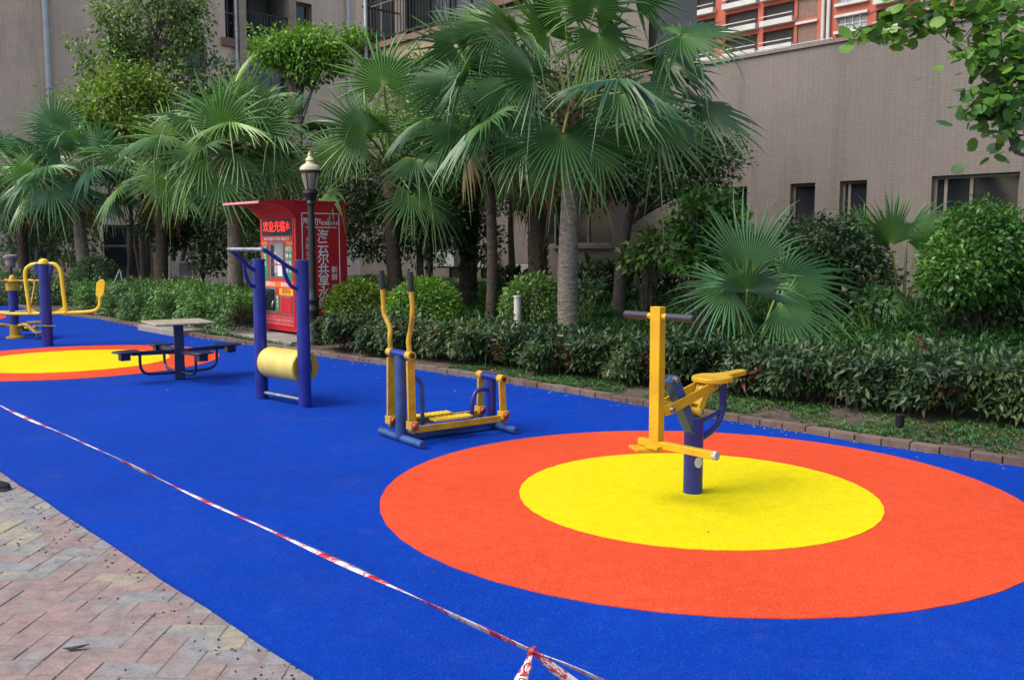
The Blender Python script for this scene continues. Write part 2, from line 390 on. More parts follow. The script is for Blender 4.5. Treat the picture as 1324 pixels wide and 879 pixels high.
# text as flat lettering: u right, w up on the panel, centre c
def lettering(rows, u, w, mat, parent, name='lettering', depth=.002):
    u = V(u).normalized(); w = V(w).normalized(); n = u.cross(w)
    vs, fs = [], []
    for body, size, c in rows:
        cu = bpy.data.curves.new('t', 'FONT'); cu.body = body; cu.size = size; cu.align_x = 'CENTER'; cu.align_y = 'CENTER'; cu.resolution_u = 2
        cu.offset = size*.012
        o = bpy.data.objects.new('t', cu); COL.objects.link(o)
        dg = bpy.context.evaluated_depsgraph_get(); me = bpy.data.meshes.new_from_object(o.evaluated_get(dg))
        k = len(vs); vs += [V(c)+u*v.co.x+w*v.co.y+n*depth for v in me.vertices]; fs += [tuple(i+k for i in p.vertices) for p in me.polygons]
        bpy.data.objects.remove(o); bpy.data.curves.remove(cu); bpy.data.meshes.remove(me)
    me = bpy.data.meshes.new(name); me.from_pydata([tuple(v) for v in vs], [], fs)
    o = link(name, me, mat, parent); return o

# ---- scattering of many small leaves into one mesh
LEAF = (np.array([(0, 0, 0), (.45, .24, .07), (1, 0, -.12), (.45, -.24, .07), (.5, 0, 0)]), np.array([(0, 4, 2, 1), (0, 3, 2, 4)]))
NARROW = (LEAF[0]*np.array((1, .72, 1)), LEAF[1])
LANCE = (np.array([(0, 0, 0), (.4, .14, .05), (1, 0, -.18), (.4, -.14, .05), (.45, 0, 0)]), LEAF[1])
def _round():
    xs = [0, .18, .45, .75, .95]; ws = [.05, .38, .50, .40, .16]; sp = [0, .18, .45, .70, .80]
    v = []
    for x, w, s_ in zip(xs, ws, sp): v += [(s_, 0, -.02), (x, w, .08*w*4*.3), (x, -w, .08*w*4*.3)]
    f = []
    for i in range(4): a, b = i*3, i*3+3; f += [(a, b, b+1, a+1), (a, a+2, b+2, b)]
    return np.array(v, float), np.array(f)
ROUND = _round()
def _blades(k=9, seed=3):
    r = random.Random(seed); v = []; f = []
    for i in range(k):
        a = r.uniform(0, 6.28); l = r.uniform(.6, 1.0); lean = r.uniform(.2, .7); w = .035
        d = np.array((math.cos(a), math.sin(a), 0)); p = np.array((-d[1], d[0], 0)); o = len(v)
        pts = [d*0.02, d*lean*.35*l+np.array((0, 0, .6*l)), d*lean*l*1.1+np.array((0, 0, .8*l-lean*.25*l))]
        v += [pts[0]-p*w, pts[0]+p*w, pts[1]-p*w*.9, pts[1]+p*w*.9, pts[2]-p*w*.15, pts[2]+p*w*.15]
        f += [(o, o+1, o+3, o+2), (o+2, o+3, o+5, o+4)]
    return np.array(v), np.array(f)
BLADES = _blades()
def norm(a): return a/np.maximum(np.linalg.norm(a, axis=1, keepdims=True), 1e-9)
def scatter(name, tpl, P, T, Nn, S, mat, parent=None, origin=(0, 0, 0)):
    tv, tf = tpl; P = np.asarray(P, float)-np.array(origin); T = norm(T); B = norm(np.cross(Nn, T)); Z = np.cross(T, B)
    n = len(P); k = len(tv)
    vv = P[:, None, :]+S[:, None, None]*(tv[None, :, 0, None]*T[:, None, :]+tv[None, :, 1, None]*B[:, None, :]+tv[None, :, 2, None]*Z[:, None, :])
    vv = vv.reshape(-1, 3); ff = (tf[None]+(np.arange(n)*k)[:, None, None]).reshape(-1, 4)
    me = bpy.data.meshes.new(name); me.vertices.add(len(vv)); me.vertices.foreach_set('co', vv.ravel())
    me.loops.add(len(ff)*4); me.loops.foreach_set('vertex_index', ff.ravel().astype(np.int32))
    me.polygons.add(len(ff)); me.polygons.foreach_set('loop_start', np.arange(len(ff), dtype=np.int32)*4)
    me.polygons.foreach_set('use_smooth', np.ones(len(ff), bool)); me.update(calc_edges=True)
    return link(name, me, mat, parent)
def pn(D, seed):
    f = 0
    for i, k in enumerate((2.3, 4.1, 7.7)):
        f = f+np.sin(D[:, 0]*k+seed*1.7+i)*np.cos(D[:, 1]*k*1.1+seed*.9)*np.sin(D[:, 2]*k*.9+seed*2.3+1+i)/(1+i*.5)
    return f
def foliage(name, lumps, n, size, mat, parent, origin, shell=.55, rough=.3, tpl=LEAF, droop=.25, seed=1, upn=.6):
    """leaves spread through a few uneven lumps (cx,cy,cz,rx,ry,rz), all in world metres"""
    rg = np.random.default_rng(seed); L = np.array(lumps, float); w = (L[:, 3]*L[:, 4]*L[:, 5])**(2/3); w /= w.sum()
    idx = rg.choice(len(L), n, p=w); D = norm(rg.normal(size=(n, 3)))
    u = shell+(1-shell)*rg.random(n)**.6
    rad = (1+rough*pn(D*1.3+L[idx, :3], seed))*u
    P = L[idx, :3]+D*L[idx, 3:]*rad[:, None]
    P = P+rg.normal(size=(n, 3))*size*.4
    T = D+rg.normal(size=(n, 3))*.65; T[:, 2] -= droop
    Nn = D*.5+rg.normal(size=(n, 3))*.45; Nn[:, 2] += upn
    S = size*(.6+.7*rg.random(n))
    return scatter(name, tpl, P, T, Nn, S, mat, parent, origin)
# ------------------------------------------------------------------ ground, paving, rubber surface
CURB_PX = [(85, 408), (130, 413), (200, 427), (262, 437), (330, 447), (430, 463), (520, 475), (600, 487), (700, 502.5), (800, 519.5), (900, 537), (1000, 553), (1130, 575), (1240, 591), (1324, 604)]
curb_sn = sorted(sn(G(*p)) for p in CURB_PX)
def curb_n(s):
    c = curb_sn
    if s <= c[0][0]: return c[0][1]+(s-c[0][0])*(c[1][1]-c[0][1])/(c[1][0]-c[0][0])*.5
    for (s0, n0), (s1, n1) in zip(c, c[1:]):
        if s <= s1: return n0+(n1-n0)*(s-s0)/(s1-s0)
    return c[-1][1]-.05*(s-c[-1][0])*0
mb = MB(); mb.add([(-300, -300, -.06), (300, -300, -.06), (300, 300, -.06), (-300, 300, -.06)], [(0, 1, 2, 3)])
tag(mb.build('ground', M['ground'], smooth=False), kind='structure')

near_sn = [sn(G(0, 607)), sn(G(420, 879))]
def near_n(s):
    (s0, n0), (s1, n1) = near_sn; k = (s-s0)/(s1-s0)
    return n0+(n1-n0)*max(-.6, min(2.2, k))
mb = MB(); ss = np.linspace(-9, 46, 111); top = []
for s in ss:
    wob = .006*math.sin(s*5.1)+.004*math.sin(s*13.7)
    top.append((SN(s, near_n(s)+wob, 0), SN(s, curb_n(s)+.03, 0)))
vs = [p for a in top for p in a]; k = len(vs)
vs += [V((p.x, p.y, -.05)) for p in vs]
fs = [(2*i, 2*i+1, 2*i+3, 2*i+2) for i in range(len(top)-1)]+[(2*i, 2*i+2, k+2*i+2, k+2*i) for i in range(len(top)-1)]
mb.add(vs, fs); tag(mb.build('rubber_surface', M['blue_rubber'], smooth=False), kind='structure')

def disc(name, c, r, z, mat, seg=260, seed=0):
    vs = [(c.x, c.y, z)]+[(c.x+math.cos(2*math.pi*i/seg)*(r+.002*math.sin(i*1.1+seed)), c.y+math.sin(2*math.pi*i/seg)*(r+.002*math.sin(i*1.1+seed)), z) for i in range(seg)]
    vs += [(x, y, -.01) for x, y, _ in vs[1:]]
    m = MB(); m.add(vs, [(0, 1+i, 1+(i+1) % seg) for i in range(seg)]+[(1+i, 1+seg+i, 1+seg+(i+1) % seg, 1+(i+1) % seg) for i in range(seg)]); return tag(m.build(name, mat, smooth=False), kind='structure')
C1 = G(900, 640); C1 = V((1.22, 6.045, 0)); 
C2 = V((-6.30, 13.15, 0)); C3 = V((-13.35, 20.2, 0))
for i, (c, r1, r2) in enumerate(((C1, 2.08, 1.17), (C2, 2.03, 1.33), (C3, 2.03, 1.13))):
    disc('painted_ring_orange', c, r1, .004, M['orange_rubber'], seed=i); disc('painted_circle_yellow', c, r2, .008, M['yellow_rubber'], seed=i+5)

# herringbone pavers beside the rubber surface
W_ = .126; ang = R(88); ex = V((math.cos(ang), math.sin(ang), 0)); ey = V((-ex.y, ex.x, 0))
pv, pf = [], []
def brick(cx, cy, lx, ly):
    g = .0022; b = .004; c = ex*cx+ey*cy; z = -.022+random.uniform(-.0015, .0015); o = len(pv)
    tx, ty = random.uniform(-.002, .002), random.uniform(-.002, .002)
    for (e, zz) in ((g, z-.006), (g+b, z)):
        for i, j in ((-1, -1), (1, -1), (1, 1), (-1, 1)):
            p = c+ex*(i*(lx/2-e))+ey*(j*(ly/2-e)); pv.append((p.x, p.y, zz+tx*i+ty*j))
    pf.extend([(o+4, o+5, o+6, o+7)]+[(o+i, o+(i+1) % 4, o+4+(i+1) % 4, o+4+i) for i in range(4)])
for i in range(-110, 160):
    for j in range(-80, 130):
        m4 = (i-j) % 4; x, y = i*W_, j*W_
        if m4 == 0: cx, cy, lx, ly = x+W_, y+W_/2, 2*W_, W_
        elif m4 == 3: cx, cy, lx, ly = x+W_/2, y+W_, W_, 2*W_
        else: continue
        p = ex*cx+ey*cy; s_, n_ = sn(p)
        if -3 < s_ < 13 and near_n(s_)-3.2 < n_ < near_n(s_)+.12 and p.y > -1: brick(cx, cy, lx, ly)
me = bpy.data.meshes.new('paving'); me.from_pydata(pv, [], pf); tag(link('paving', me, M['paver']), kind='structure')
mb = MB(); 
vs = [SN(-9, near_n(-9)+.1, -.0245), SN(46, near_n(46)+.1, -.0245), SN(46, -14, -.0245), SN(-9, -14, -.0245)]
mb.add(vs, [(0, 1, 2, 3)]); tag(mb.build('paving_bed', M['joint_sand'], smooth=False), kind='structure')

# planting bed: soil rising towards the wall
def bed_z(s, n):
    t = min(1, max(0, (n-8.6)/5.5)); return .03+.58*t*t*(3-2*t)*(1 if s < 22 else max(0, 1-(s-22)/6))
def bump2(x, y): return .018*math.sin(x*3.1+y*1.7)+.012*math.sin(x*7.3-y*5.1)
mb = MB(); S_ = np.linspace(-9, 46, 140); Kn = 40; vs = []
for s in S_:
    n0 = curb_n(s)+.06
    for k in range(Kn): 
        n = n0+(max(WALL_N+.2, 15.3 if s < 23 else 30)-n0)*k/(Kn-1); vs.append(SN(s, n, bed_z(s, n)+(bump2(s, n) if k else 0)))
mb.add(vs, [(i*Kn+k, i*Kn+k+1, (i+1)*Kn+k+1, (i+1)*Kn+k) for i in range(len(S_)-1) for k in range(Kn-1)])
tag(mb.build('planting_bed_soil', M['soil']), kind='structure')

# brick kerb
mb = MB(); s = -8.9
while s < 38:
    L = .23; a = SN(s+.004, curb_n(s)); b = SN(s+L-.004, curb_n(s+L)); n_ = (b-a).normalized(); w = V((-n_.y, n_.x, 0)); w = w if w.dot(N2) > 0 else -w
    zt = .062+random.uniform(-.006, .006); off = random.uniform(-.006, .006)
    if not (11.3 < s < 11.0): mb.box((a+b)/2+w*(.055+off)+V((0, 0, zt/2-.02)), ((b-a).length/2, .052, zt/2+.02), (n_, w, V((0, 0, 1))))
    s += L
tag(mb.build('brick_kerb', M['curb_brick'], bevel=.006, smooth=False), kind='structure')

# ------------------------------------------------------------------ buildings
def facade(O, d, nn, s0, s1, z0, z1, ops, depth, name, mat, parent, rmat=None):
    """wall sheet from s0 to s1 with openings, reveals going back by depth; nn points out of the building"""
    us = sorted({s0, s1}|{o[0] for o in ops}|{o[1] for o in ops}); zs = sorted({z0, z1}|{o[2] for o in ops}|{o[3] for o in ops})
    P = lambda u, z, e=0: O+d*u+V((0, 0, z))-nn*e
    m = MB()
    for a, b in zip(us, us[1:]):
        for c, e in zip(zs, zs[1:]):
            mu, mz = (a+b)/2, (c+e)/2
            if any(o[0] < mu < o[1] and o[2] < mz < o[3] for o in ops): continue
            m.add([P(a, c), P(b, c), P(b, e), P(a, e)], [(0, 1, 2, 3)])
    for (a, b, c, e) in [o[:4] for o in ops]:
        m.add([P(a, c), P(b, c), P(b, e), P(a, e), P(a, c, depth), P(b, c, depth), P(b, e, depth), P(a, e, depth)],
              [(0, 1, 5, 4), (1, 2, 6, 5), (2, 3, 7, 6), (3, 0, 4, 7)], 1)
    return m.build(name, [mat, rmat or mat], parent, smooth=False, local=parent.location)
def window(O, d, nn, a, b, c, e, depth, parent, mull=(), trans=(), fm='alu_beige', gm='pane', sill=None, fw=.05):
    ax = (d, nn, V((0, 0, 1))); m = MB(); base = O-nn*(depth-.03)
    def bx(u0, u1, z0, z1, t=.03): m.b2((u0, -t, z0), (u1, t, z1), None) if False else m.box(base+d*((u0+u1)/2)+V((0, 0, (z0+z1)/2)), (abs(u1-u0)/2, t, (z1-z0)/2), ax)
    bx(a, a+fw, c, e); bx(b-fw, b, c, e); bx(a+fw, b-fw, e-fw, e, .029); bx(a+fw, b-fw, c, c+fw, .029)
    for q in mull: u = a+(b-a)*q; bx(u-fw*.5, u+fw*.5, c+fw, e-fw, .026)
    for q in trans: z = c+(e-c)*q; bx(a+fw, b-fw, z-fw*.4, z+fw*.4, .024)
    fr = m.build('window', M[fm], parent, smooth=False, local=parent.location)
    g = MB(); g.box(base-nn*.005+d*((a+b)/2)+V((0, 0, (c+e)/2)), ((b-a)/2-.005, .006, (e-c)/2-.005), ax)
    g.build('pane', M[gm], fr, smooth=False, local=parent.location)
    if sill:
        k = MB(); k.box(O+nn*.02+d*((a+b)/2)+V((0, 0, c-.04)), ((b-a)/2+.06, .05, .035), ax); k.build('sill', M[sill], fr, smooth=False, local=parent.location)
    return fr
def rect(f, x0, x1, y0=None, y1=None, z0=None, z1=None):
    """opening from survey points; f maps (px,py)->(u,z)"""
    xm = (y0 if y0 is not None else 300)
    a, za = f(x0, xm); b, zb = f(x1, xm)
    if z1 is None: z1 = (za+zb)/2
    if z0 is None: z0 = (f(x0, y1)[1]+f(x1, y1)[1])/2
    return (min(a, b), max(a, b), z0, z1)
O1 = N2*WALL_N; OUT1 = -N2
s_end_p = RS(838, 90)[0]; s_tall = RS(462, 100)[0]; s_r = RS(1324, 200)[0]
PODTOP = RS(1230, 30)[1]
WT = RS(1205, 228)[1]       # common head height of the ground floor windows
pod = empty('podium_building', SN(s_r-1, WALL_N), 'long low taupe tiled podium wall with a row of dark windows at its foot', 'building')
ops_p = [rect(RS, 1205, 1319, y0=228, z0=.95, z1=WT), rect(RS, 1086, 1121, y0=238, z0=1.15, z1=WT), rect(RS, 1022, 1054, y0=240, z0=1.15, z1=WT), rect(RS, 938, 966, y0=245, z0=1.15, z1=WT), rect(RS, 884, 922, y0=250, z0=1.25, z1=WT)]
extra = [(s_r-6.6, s_r-3.4, .95, WT), (s_r-11.2, s_r-8.6, .95, WT)]
facade(O1, D2, OUT1, s_r-14, s_end_p, -.1, PODTOP, ops_p+extra, .16, 'wall', M['wall_tile'], pod)
window(O1, D2, OUT1, *ops_p[0], .16, pod, mull=(.56, .86))
for o in ops_p[1:]: window(O1, D2, OUT1, *o, .16, pod, mull=(.74,) if o is ops_p[1] else ())
for o in extra: window(O1, D2, OUT1, *o, .16, pod, mull=(.5,))
m = MB(); ax1 = (D2, N2, V((0, 0, 1)))
m.box(SN((s_r-14+s_end_p)/2, WALL_N+5.35, (PODTOP-.4)/2), ((s_end_p-s_r+14)/2, 4.95, (PODTOP-.4)/2), ax1)
m.build('roof_slab', M['concrete'], pod, smooth=False, local=pod.location)
m = MB(); m.box(SN((s_r-14+s_end_p)/2, WALL_N+.15, PODTOP+.03), ((s_end_p-s_r+14)/2, .19, .03), ax1)
m.build('coping', M['alu_beige'], pod, smooth=False, local=pod.location)
m = MB()
sx = RS(1062, 60)[0]
m.tube([SN(sx, WALL_N+.35, PODTOP+.17), SN(s_end_p-.2, WALL_N+.35, PODTOP+.17)], .012, 6)
while sx < s_end_p-.2: m.tube([SN(sx, WALL_N+.35, PODTOP-.45), SN(sx, WALL_N+.35, PODTOP+.17)], .012, 6); sx += 1.5
m.build('roof_railing', M['pipe_grey'], pod, local=pod.location)

apt = empty('apartment_block', SN(s_tall-.5, WALL_N), 'taupe apartment block behind the fan palms with beige edged balcony and black railing', 'building')
H1 = 27
zf = RS(519, 70)[1]       # first residential floor slab
def fr(x0, x1, yz0, yz1): return rect(RS, x0, x1, y0=yz0, y1=yz1)
gw = [rect(RS, 719, 792, y0=258, z0=RS(755, 317)[1], z1=WT), rect(RS, 690, 717, y0=262, z0=RS(700, 318)[1], z1=WT), rect(RS, 548, 600, y0=266, z0=RS(575, 330)[1]+.1, z1=WT)]
bal_s0, bal_s1 = RS(640, 40)[0], RS(517, 40)[0]
up = []
for k in range(3):
    zz = zf+k*3.0
    up.append((bal_s0+.25, bal_s1-.25, zz+.02, zz+2.5))
    up.append((RS(515, 40)[0]+.15, RS(466, 40)[0]-.25, zz+.35, zz+2.3))
    up.append((RS(672, 10)[0], RS(645, 10)[0]-.1, zz+.9, zz+2.4))
facade(O1, D2, OUT1, s_end_p, s_tall, -.1, H1, gw+up, .22, 'wall', M['wall_tile'], apt, M['recess'])
window(O1, D2, OUT1, *gw[0], .22, apt, mull=(.5,), sill='alu_beige'); window(O1, D2, OUT1, *gw[1], .22, apt); window(O1, D2, OUT1, *gw[2], .22, apt, mull=(.4,), sill='alu_beige')
for k in range(3):
    b_, w_, x_ = up[3*k:3*k+3]
    window(O1, D2, OUT1, *b_, .22, apt, mull=(.25, .5, .75), fm='dark_slot')
    window(O1, D2, OUT1, *w_, .22, apt, mull=(.28, .62), trans=(.62,), fm='alu_beige')
    window(O1, D2, OUT1, *x_, .22, apt, mull=(.5,), fm='dark_slot')
    zz = zf+k*3.0
    m = MB(); m.box(SN((bal_s0+bal_s1)/2, WALL_N-.62, zz-.07), ((bal_s1-bal_s0)/2+.15, .66, .07), ax1, 0)
    m.box(SN((bal_s0+bal_s1)/2, WALL_N-.60, zz-.36), ((bal_s1-bal_s0)/2+.05, .585, .215), ax1, 1)
    bl = m.build('balcony', [M['trim_brown'], M['trim_beige']], apt, smooth=False, local=apt.location)
    m = MB()
    for q in (.12, 1.05): m.bar(SN(bal_s0, WALL_N-1.18, zz+q), SN(bal_s1, WALL_N-1.18, zz+q), .05, .04); m.bar(SN(bal_s0, WALL_N-.02, zz+q), SN(bal_s0, WALL_N-1.18, zz+q), .05, .04); m.bar(SN(bal_s1, WALL_N-.02, zz+q), SN(bal_s1, WALL_N-1.18, zz+q), .05, .04)
    u = bal_s0
    while u <= bal_s1: m.bar(SN(u, WALL_N-1.18, zz+.12), SN(u, WALL_N-1.18, zz+1.05), .022, .022); u += .13
    m.build('railing', M['black_iron'], bl, smooth=False, local=apt.location)
    m = MB(); m.box(SN((x_[0]+x_[1])/2, WALL_N-.08, zz+.68), ((x_[1]-x_[0])/2+.2, .08, .2), ax1); m.build('window_ledge', M['trim_brown'], apt, smooth=False, local=apt.location)
m = MB(); su, zu = RS(526, 30); m.tube([SN(su, WALL_N-1.30, zf-.5), SN(su, WALL_N-1.30, H1)], .05, 10); m.build('drain_pipe', M['pipe_grey'], apt, local=apt.location)
m = MB(); m.box(SN((s_end_p+s_tall)/2, WALL_N+.95, H1/2), ((s_tall-s_end_p)/2-.001, .65, H1/2-.01), ax1); m.build('building_core', M['wall_tile'], apt, smooth=False, local=apt.location)

# left building: its front faces the court end-on
O2 = D2*LEFT_M; OUT2 = -D2
lb = empty('beige_block', O2+N2*LS(150, 300)[0], 'pale beige ribbed tile block behind the far left palms, with white drainpipe', 'building')
def lr(x0, x1, y0, y1):
    a, z1 = LS(x0, y0); b, _ = LS(x1, y0); z0 = LS((x0+x1)/2, y1+0)[1]; z1 = LS((x0+x1)/2, y0)[1]; return (min(a, b), max(a, b), z0, z1)
lops = dict(g=lr(133, 200, 291, 362), band=lr(140, 267, 49, 88), w1=lr(290, 308, -6, 50), b1=lr(317, 372, -26, 55), r1=lr(382, 403, 4, 47), w2=lr(321, 375, 72, 134), b2=lr(317, 372, -120, -42), w0=lr(290, 308, -110, -42), r0=lr(382, 403, -110, -42), x1=lr(20, 75, 294, 340))
t0, t1 = LS(-260, 200)[0], LS(470, 200)[0]+3
facade(O2, N2, OUT2, t0, t1, -.1, 24, list(lops.values()), .35, 'wall', M['left_tile'], lb, M['trim_beige'])
for k, o in lops.items():
    if k in ('b1', 'b2'):
        m = MB(); c = O2+D2*1.6; a, b, z0, z1 = o; P = lambda u, z, e: O2+N2*u+V((0, 0, z))+D2*e
        m.add([P(a, z0, 1.8), P(b, z0, 1.8), P(b, z1, 1.8), P(a, z1, 1.8), P(a, z0, .35), P(b, z0, .35), P(b, z1, .35), P(a, z1, .35)], [(0, 1, 2, 3), (0, 4, 5, 1), (1, 5, 6, 2), (2, 6, 7, 3), (3, 7, 4, 0)])
        bl = m.build('balcony', M['grey_plaster'], lb, smooth=False, local=lb.location)
        m = MB(); q0 = z0+.05; m.bar(P(a, z0+1.1, .1), P(b, z0+1.1, .1), .06, .05); m.bar(P(a, z0+.1, .1), P(b, z0+.1, .1), .06, .05); u = a
        while u < b: m.bar(P(u, z0+.1, .1), P(u, z0+1.1, .1), .03, .03); u += .14
        m.build('railing', M['black_iron'], bl, smooth=False, local=lb.location)
        m = MB(); m.b2((0, 0, 0), (0, 0, 0)) if False else m.box(P(a+(b-a)*.3, (z0+z1)/2-.2, 1.75), ((b-a)*.22, .04, (z1-z0)/2-.3), (N2, D2, V((0, 0, 1)))); m.build('door', M['pane'], bl, smooth=False, local=lb.location)
    else:
        mu = dict(g=(.52,), band=(.12, .25, .37, .5, .62, .75, .87), w1=(), w0=(), w2=(.65,), x1=(.5,)).get(k, ())
        window(O2, N2, OUT2, *o, .35, lb, mull=mu, trans=(.62,) if k in ('g', 'w1', 'w2', 'w0') else (), gm='pane_blue' if k == 'w2' else 'pane', fw=.09)
m = MB(); axL = (N2, D2, V((0, 0, 1)))
for (x0, x1, y) in ((286, 380, 61), (286, 380, -34)):
    a, z = LS(x0, y); b, _ = LS(x1, y); z = LS((x0+x1)/2, y)[1]; m.box(O2-D2*.06+N2*((a+b)/2)+V((0, 0, z)), ((b-a)/2, .06, .16), axL); m.build('floor_band', M['trim_brown'], lb, smooth=False, local=lb.location); m = MB()
for x in (312, 377): m = MB(); a = LS(x, 60)[0]; m.box(O2-D2*.1+N2*a+V((0, 0, 12)), (.14, .1, 12), axL); m.build('pilaster', M['trim_beige'], lb, smooth=False, local=lb.location)
for x, r_ in ((59, .10), (449, .09), (304, .05)):
    m = MB(); a = LS(x, 60)[0]; c = O2-D2*.14+N2*a; zb = 2 if x != 449 else 8
    m.tube([c+V((0, 0, zb)), c+V((0, 0, 24))], r_, 10)
    for z in range(4, 24, 3): m.tube([c+V((0, 0, z)), c+V((0, 0, z+.1))], r_*1.25, 10)
    m.build('drain_pipe', M['pipe_grey'], lb, local=lb.location)
m = MB(); m.box(O2+D2*6.9+N2*((t0+t1)/2)+V((0, 0, 11.9)), ((t1-t0)/2, 5, 11.9), axL); m.build('building_core', M['left_tile'], lb, smooth=False, local=lb.location)

# orange tower far beyond the podium
ON = 100.0
def OS(px, py):
    d = ray(px, py); k = ON/d.dot(N2); p = d*k; return p.dot(D2), CAM_H+p.z
O3 = N2*ON; sA, sB = OS(1290, 10)[0], OS(858, 60)[0]
ot = empty('orange_tower', O3+D2*((sA+sB)/2), 'orange and white apartment tower rising beyond the podium roof', 'building')
FH = 3.0; zb = OS(1100, 50)[1]
def col3(x0, x1, ref=20): a = OS(x0, ref)[0]; b = OS(x1, ref)[0]; return min(a, b), max(a, b)
bays = [('rec', 862, 890), ('rec', 900, 925), ('rec', 938, 980), ('rec', 987, 1027), ('brown', 1031, 1057), ('win', 1083, 1121), ('rec', 1133, 1182), ('win', 1195, 1230)]
oo = []; kinds = []
for f in range(-3, 4):
    z = zb+f*FH
    for kd, a, b in bays:
        u0, u1 = col3(a, b)
        oo.append((u0, u1, z+(.1 if kd == 'rec' else .9 if kd == 'win' else .15), z+2.5)); kinds.append(kd)
facade(O3, D2, -N2, sA-2, sB+2, 0, zb+7*FH, oo, .5, 'wall', M['orange_wall'], ot, M['orange_wall'])
ax3 = (D2, N2, V((0, 0, 1)))
for (a, b, c, e), kd in zip(oo, kinds):
    cc = O3+D2*((a+b)/2)+V((0, 0, (c+e)/2)); hx, hz = (b-a)/2, (e-c)/2; bt = lambda m_, n_, mt_, p_: m_.build(n_, M[mt_], p_, smooth=False, local=ot.location)
    if kd == 'rec':
        m = MB(); m.box(cc+N2*.45, (hx, .03, hz), ax3); pr_ = bt(m, 'balcony', 'recess', ot)
        m = MB(); m.box(O3+D2*((a+b)/2)+V((0, 0, c+.22))-N2*.35, (hx+.1, .38, .32), ax3); bt(m, 'parapet', 'white_trim', pr_)
        m = MB(); m.box(O3+D2*((a+b)/2)+V((0, 0, c+1.0))-N2*.68, (hx+.1, .04, .05), ax3); bt(m, 'handrail', 'white_trim', pr_)
    elif kd == 'win':
        m = MB(); m.box(cc+N2*.3, (hx, .03, hz), ax3); pr_ = bt(m, 'window', 'pane_light', ot)
        m = MB(); n_ = 4
        for q in range(n_+1): m.box(O3+D2*(a+(b-a)*q/n_)+V((0, 0, (c+e)/2))+N2*.2, (.07, .06, hz), ax3)
        m.box(cc+N2*.2, (hx, .05, .06), ax3); bt(m, 'frame', 'white_trim', pr_)
        m = MB(); m.box(O3+D2*((a+b)/2)+V((0, 0, c-.1))-N2*.2, (hx+.2, .3, .16), ax3); bt(m, 'sill', 'white_trim', pr_)
        m = MB(); m.box(O3+D2*((a+b)/2)+V((0, 0, e+.1))-N2*.15, (hx+.2, .25, .14), ax3); bt(m, 'lintel', 'white_trim', pr_)
    else:
        m = MB(); m.box(cc+N2*.2, (hx, .05, hz), ax3); pr_ = bt(m, 'louvre_panel', 'trim_brown', ot)
        m = MB(); m.box(O3+D2*((a+b)/2)+V((0, 0, e+.2))-N2*.12, (hx+.1, .15, .13), ax3); bt(m, 'lintel', 'white_trim', pr_)
m = MB()
for x in (1066, 1073): m = MB(); u = OS(x, 20)[0]; m.tube([O3+D2*u-N2*.3+V((0, 0, 5)), O3+D2*u-N2*.3+V((0, 0, zb+7*FH))], .22, 6); m.build('drain_pipe', M['white_trim'], ot, local=ot.location)
m = MB(); m.box(O3+N2*9.6+D2*((sA+sB)/2)+V((0, 0, (zb+7*FH)/2)), ((sB-sA)/2+2, 9, (zb+7*FH)/2-.1), ax3); m.build('building_core', M['orange_wall'], ot, smooth=False, local=ot.location)

# ------------------------------------------------------------------ exercise machines
def arc(c, r, a0, a1, e1, e2, n=8):
    return [V(c)+V(e1)*(r*math.cos(a0+(a1-a0)*i/n))+V(e2)*(r*math.sin(a0+(a1-a0)*i/n)) for i in range(n+1)]
Z = V((0, 0, 1))
# --- rider with the saddle seat
t = empty('riding_machine', (1.205, 6.055, .008), 'yellow and purple-blue riding exercise machine with saddle seat standing on the large yellow circle', 'exercise machine', 'outdoor exercise machines')
a, b = local_axes((.74, .67)); F = lambda A, B, z: a*A+b*B+Z*z
YP = M['yellow_paint']; BP = M['blue_paint']
m = MB(); m.tube([F(0, 0, -.02), F(0, 0, .505)], .064, 24); m.build('post', BP, t)
m = MB(); m.tube([F(0, 0, .505), F(0, 0, .515)], .066, 24); m.build('post_cap', M['blue_worn'], t)
m = MB(); sc_ = V((.012, -.0655, .235)); vs = []; pa = []
for zz in (-1, 1):
    pass
st = []
for i in range(13):
    q = -1+i/6; hh = .036*math.sqrt(max(0, 1-q*q))+.0005; th = R(-66)+q*.50
    for z_ in (-hh, hh): st.append(V((.0656*math.cos(th), .0656*math.sin(th), .215+z_)))
m.add(st, [(2*i, 2*i+2, 2*i+3, 2*i+1) for i in range(12)]); m.build('sticker', M['white_plastic'], t, smooth=False)
m = MB(); m.bar(F(-.01, 0, .40), F(-.255, 0, .79), .075, .075); m.build('strut', M['blue_worn'], t, bevel=.006)
pb = m
m = MB(); m.bar(F(-.39, 0, .40), F(-.395, 0, 1.255), .078, .06, up=a); post = m.build('handle_post', YP, t, bevel=.004)
hb = MB(); hb.tube([F(-.395, -.12, 1.195), F(-.395, .12, 1.195)], .02, 14); hbo = hb.build('handlebar', YP, t)
for s_ in (-1, 1):
    g = MB(); g.tube([F(-.395, s_*.075, 1.195), F(-.395, s_*.255, 1.195)], .024, 14); g.lathe([(.024, 0), (.024, .008), (.017, .018)], F(-.395, s_*.255, 1.195), 14, axis=b*s_); g.build('grip', M['rubber_grip'], hbo)
m = MB(); m.bar(F(-.395, -.13, .385), F(-.395, .45, .385), .05, .045); fb = m.build('foot_bar', YP, t, bevel=.004)
g = MB(); g.bar(F(-.50, -.10, .355), F(-.36, -.02, .345), .15, .018); g.bar(F(-.47, .02, .372), F(-.30, .02, .372), .10, .02); g.build('foot_plate', YP, fb, bevel=.003)
g = MB(); g.tube([F(-.395, .44, .385), F(-.395, .468, .385)], .027, 16); g.build('end_cap', M['ac_white'], fb)
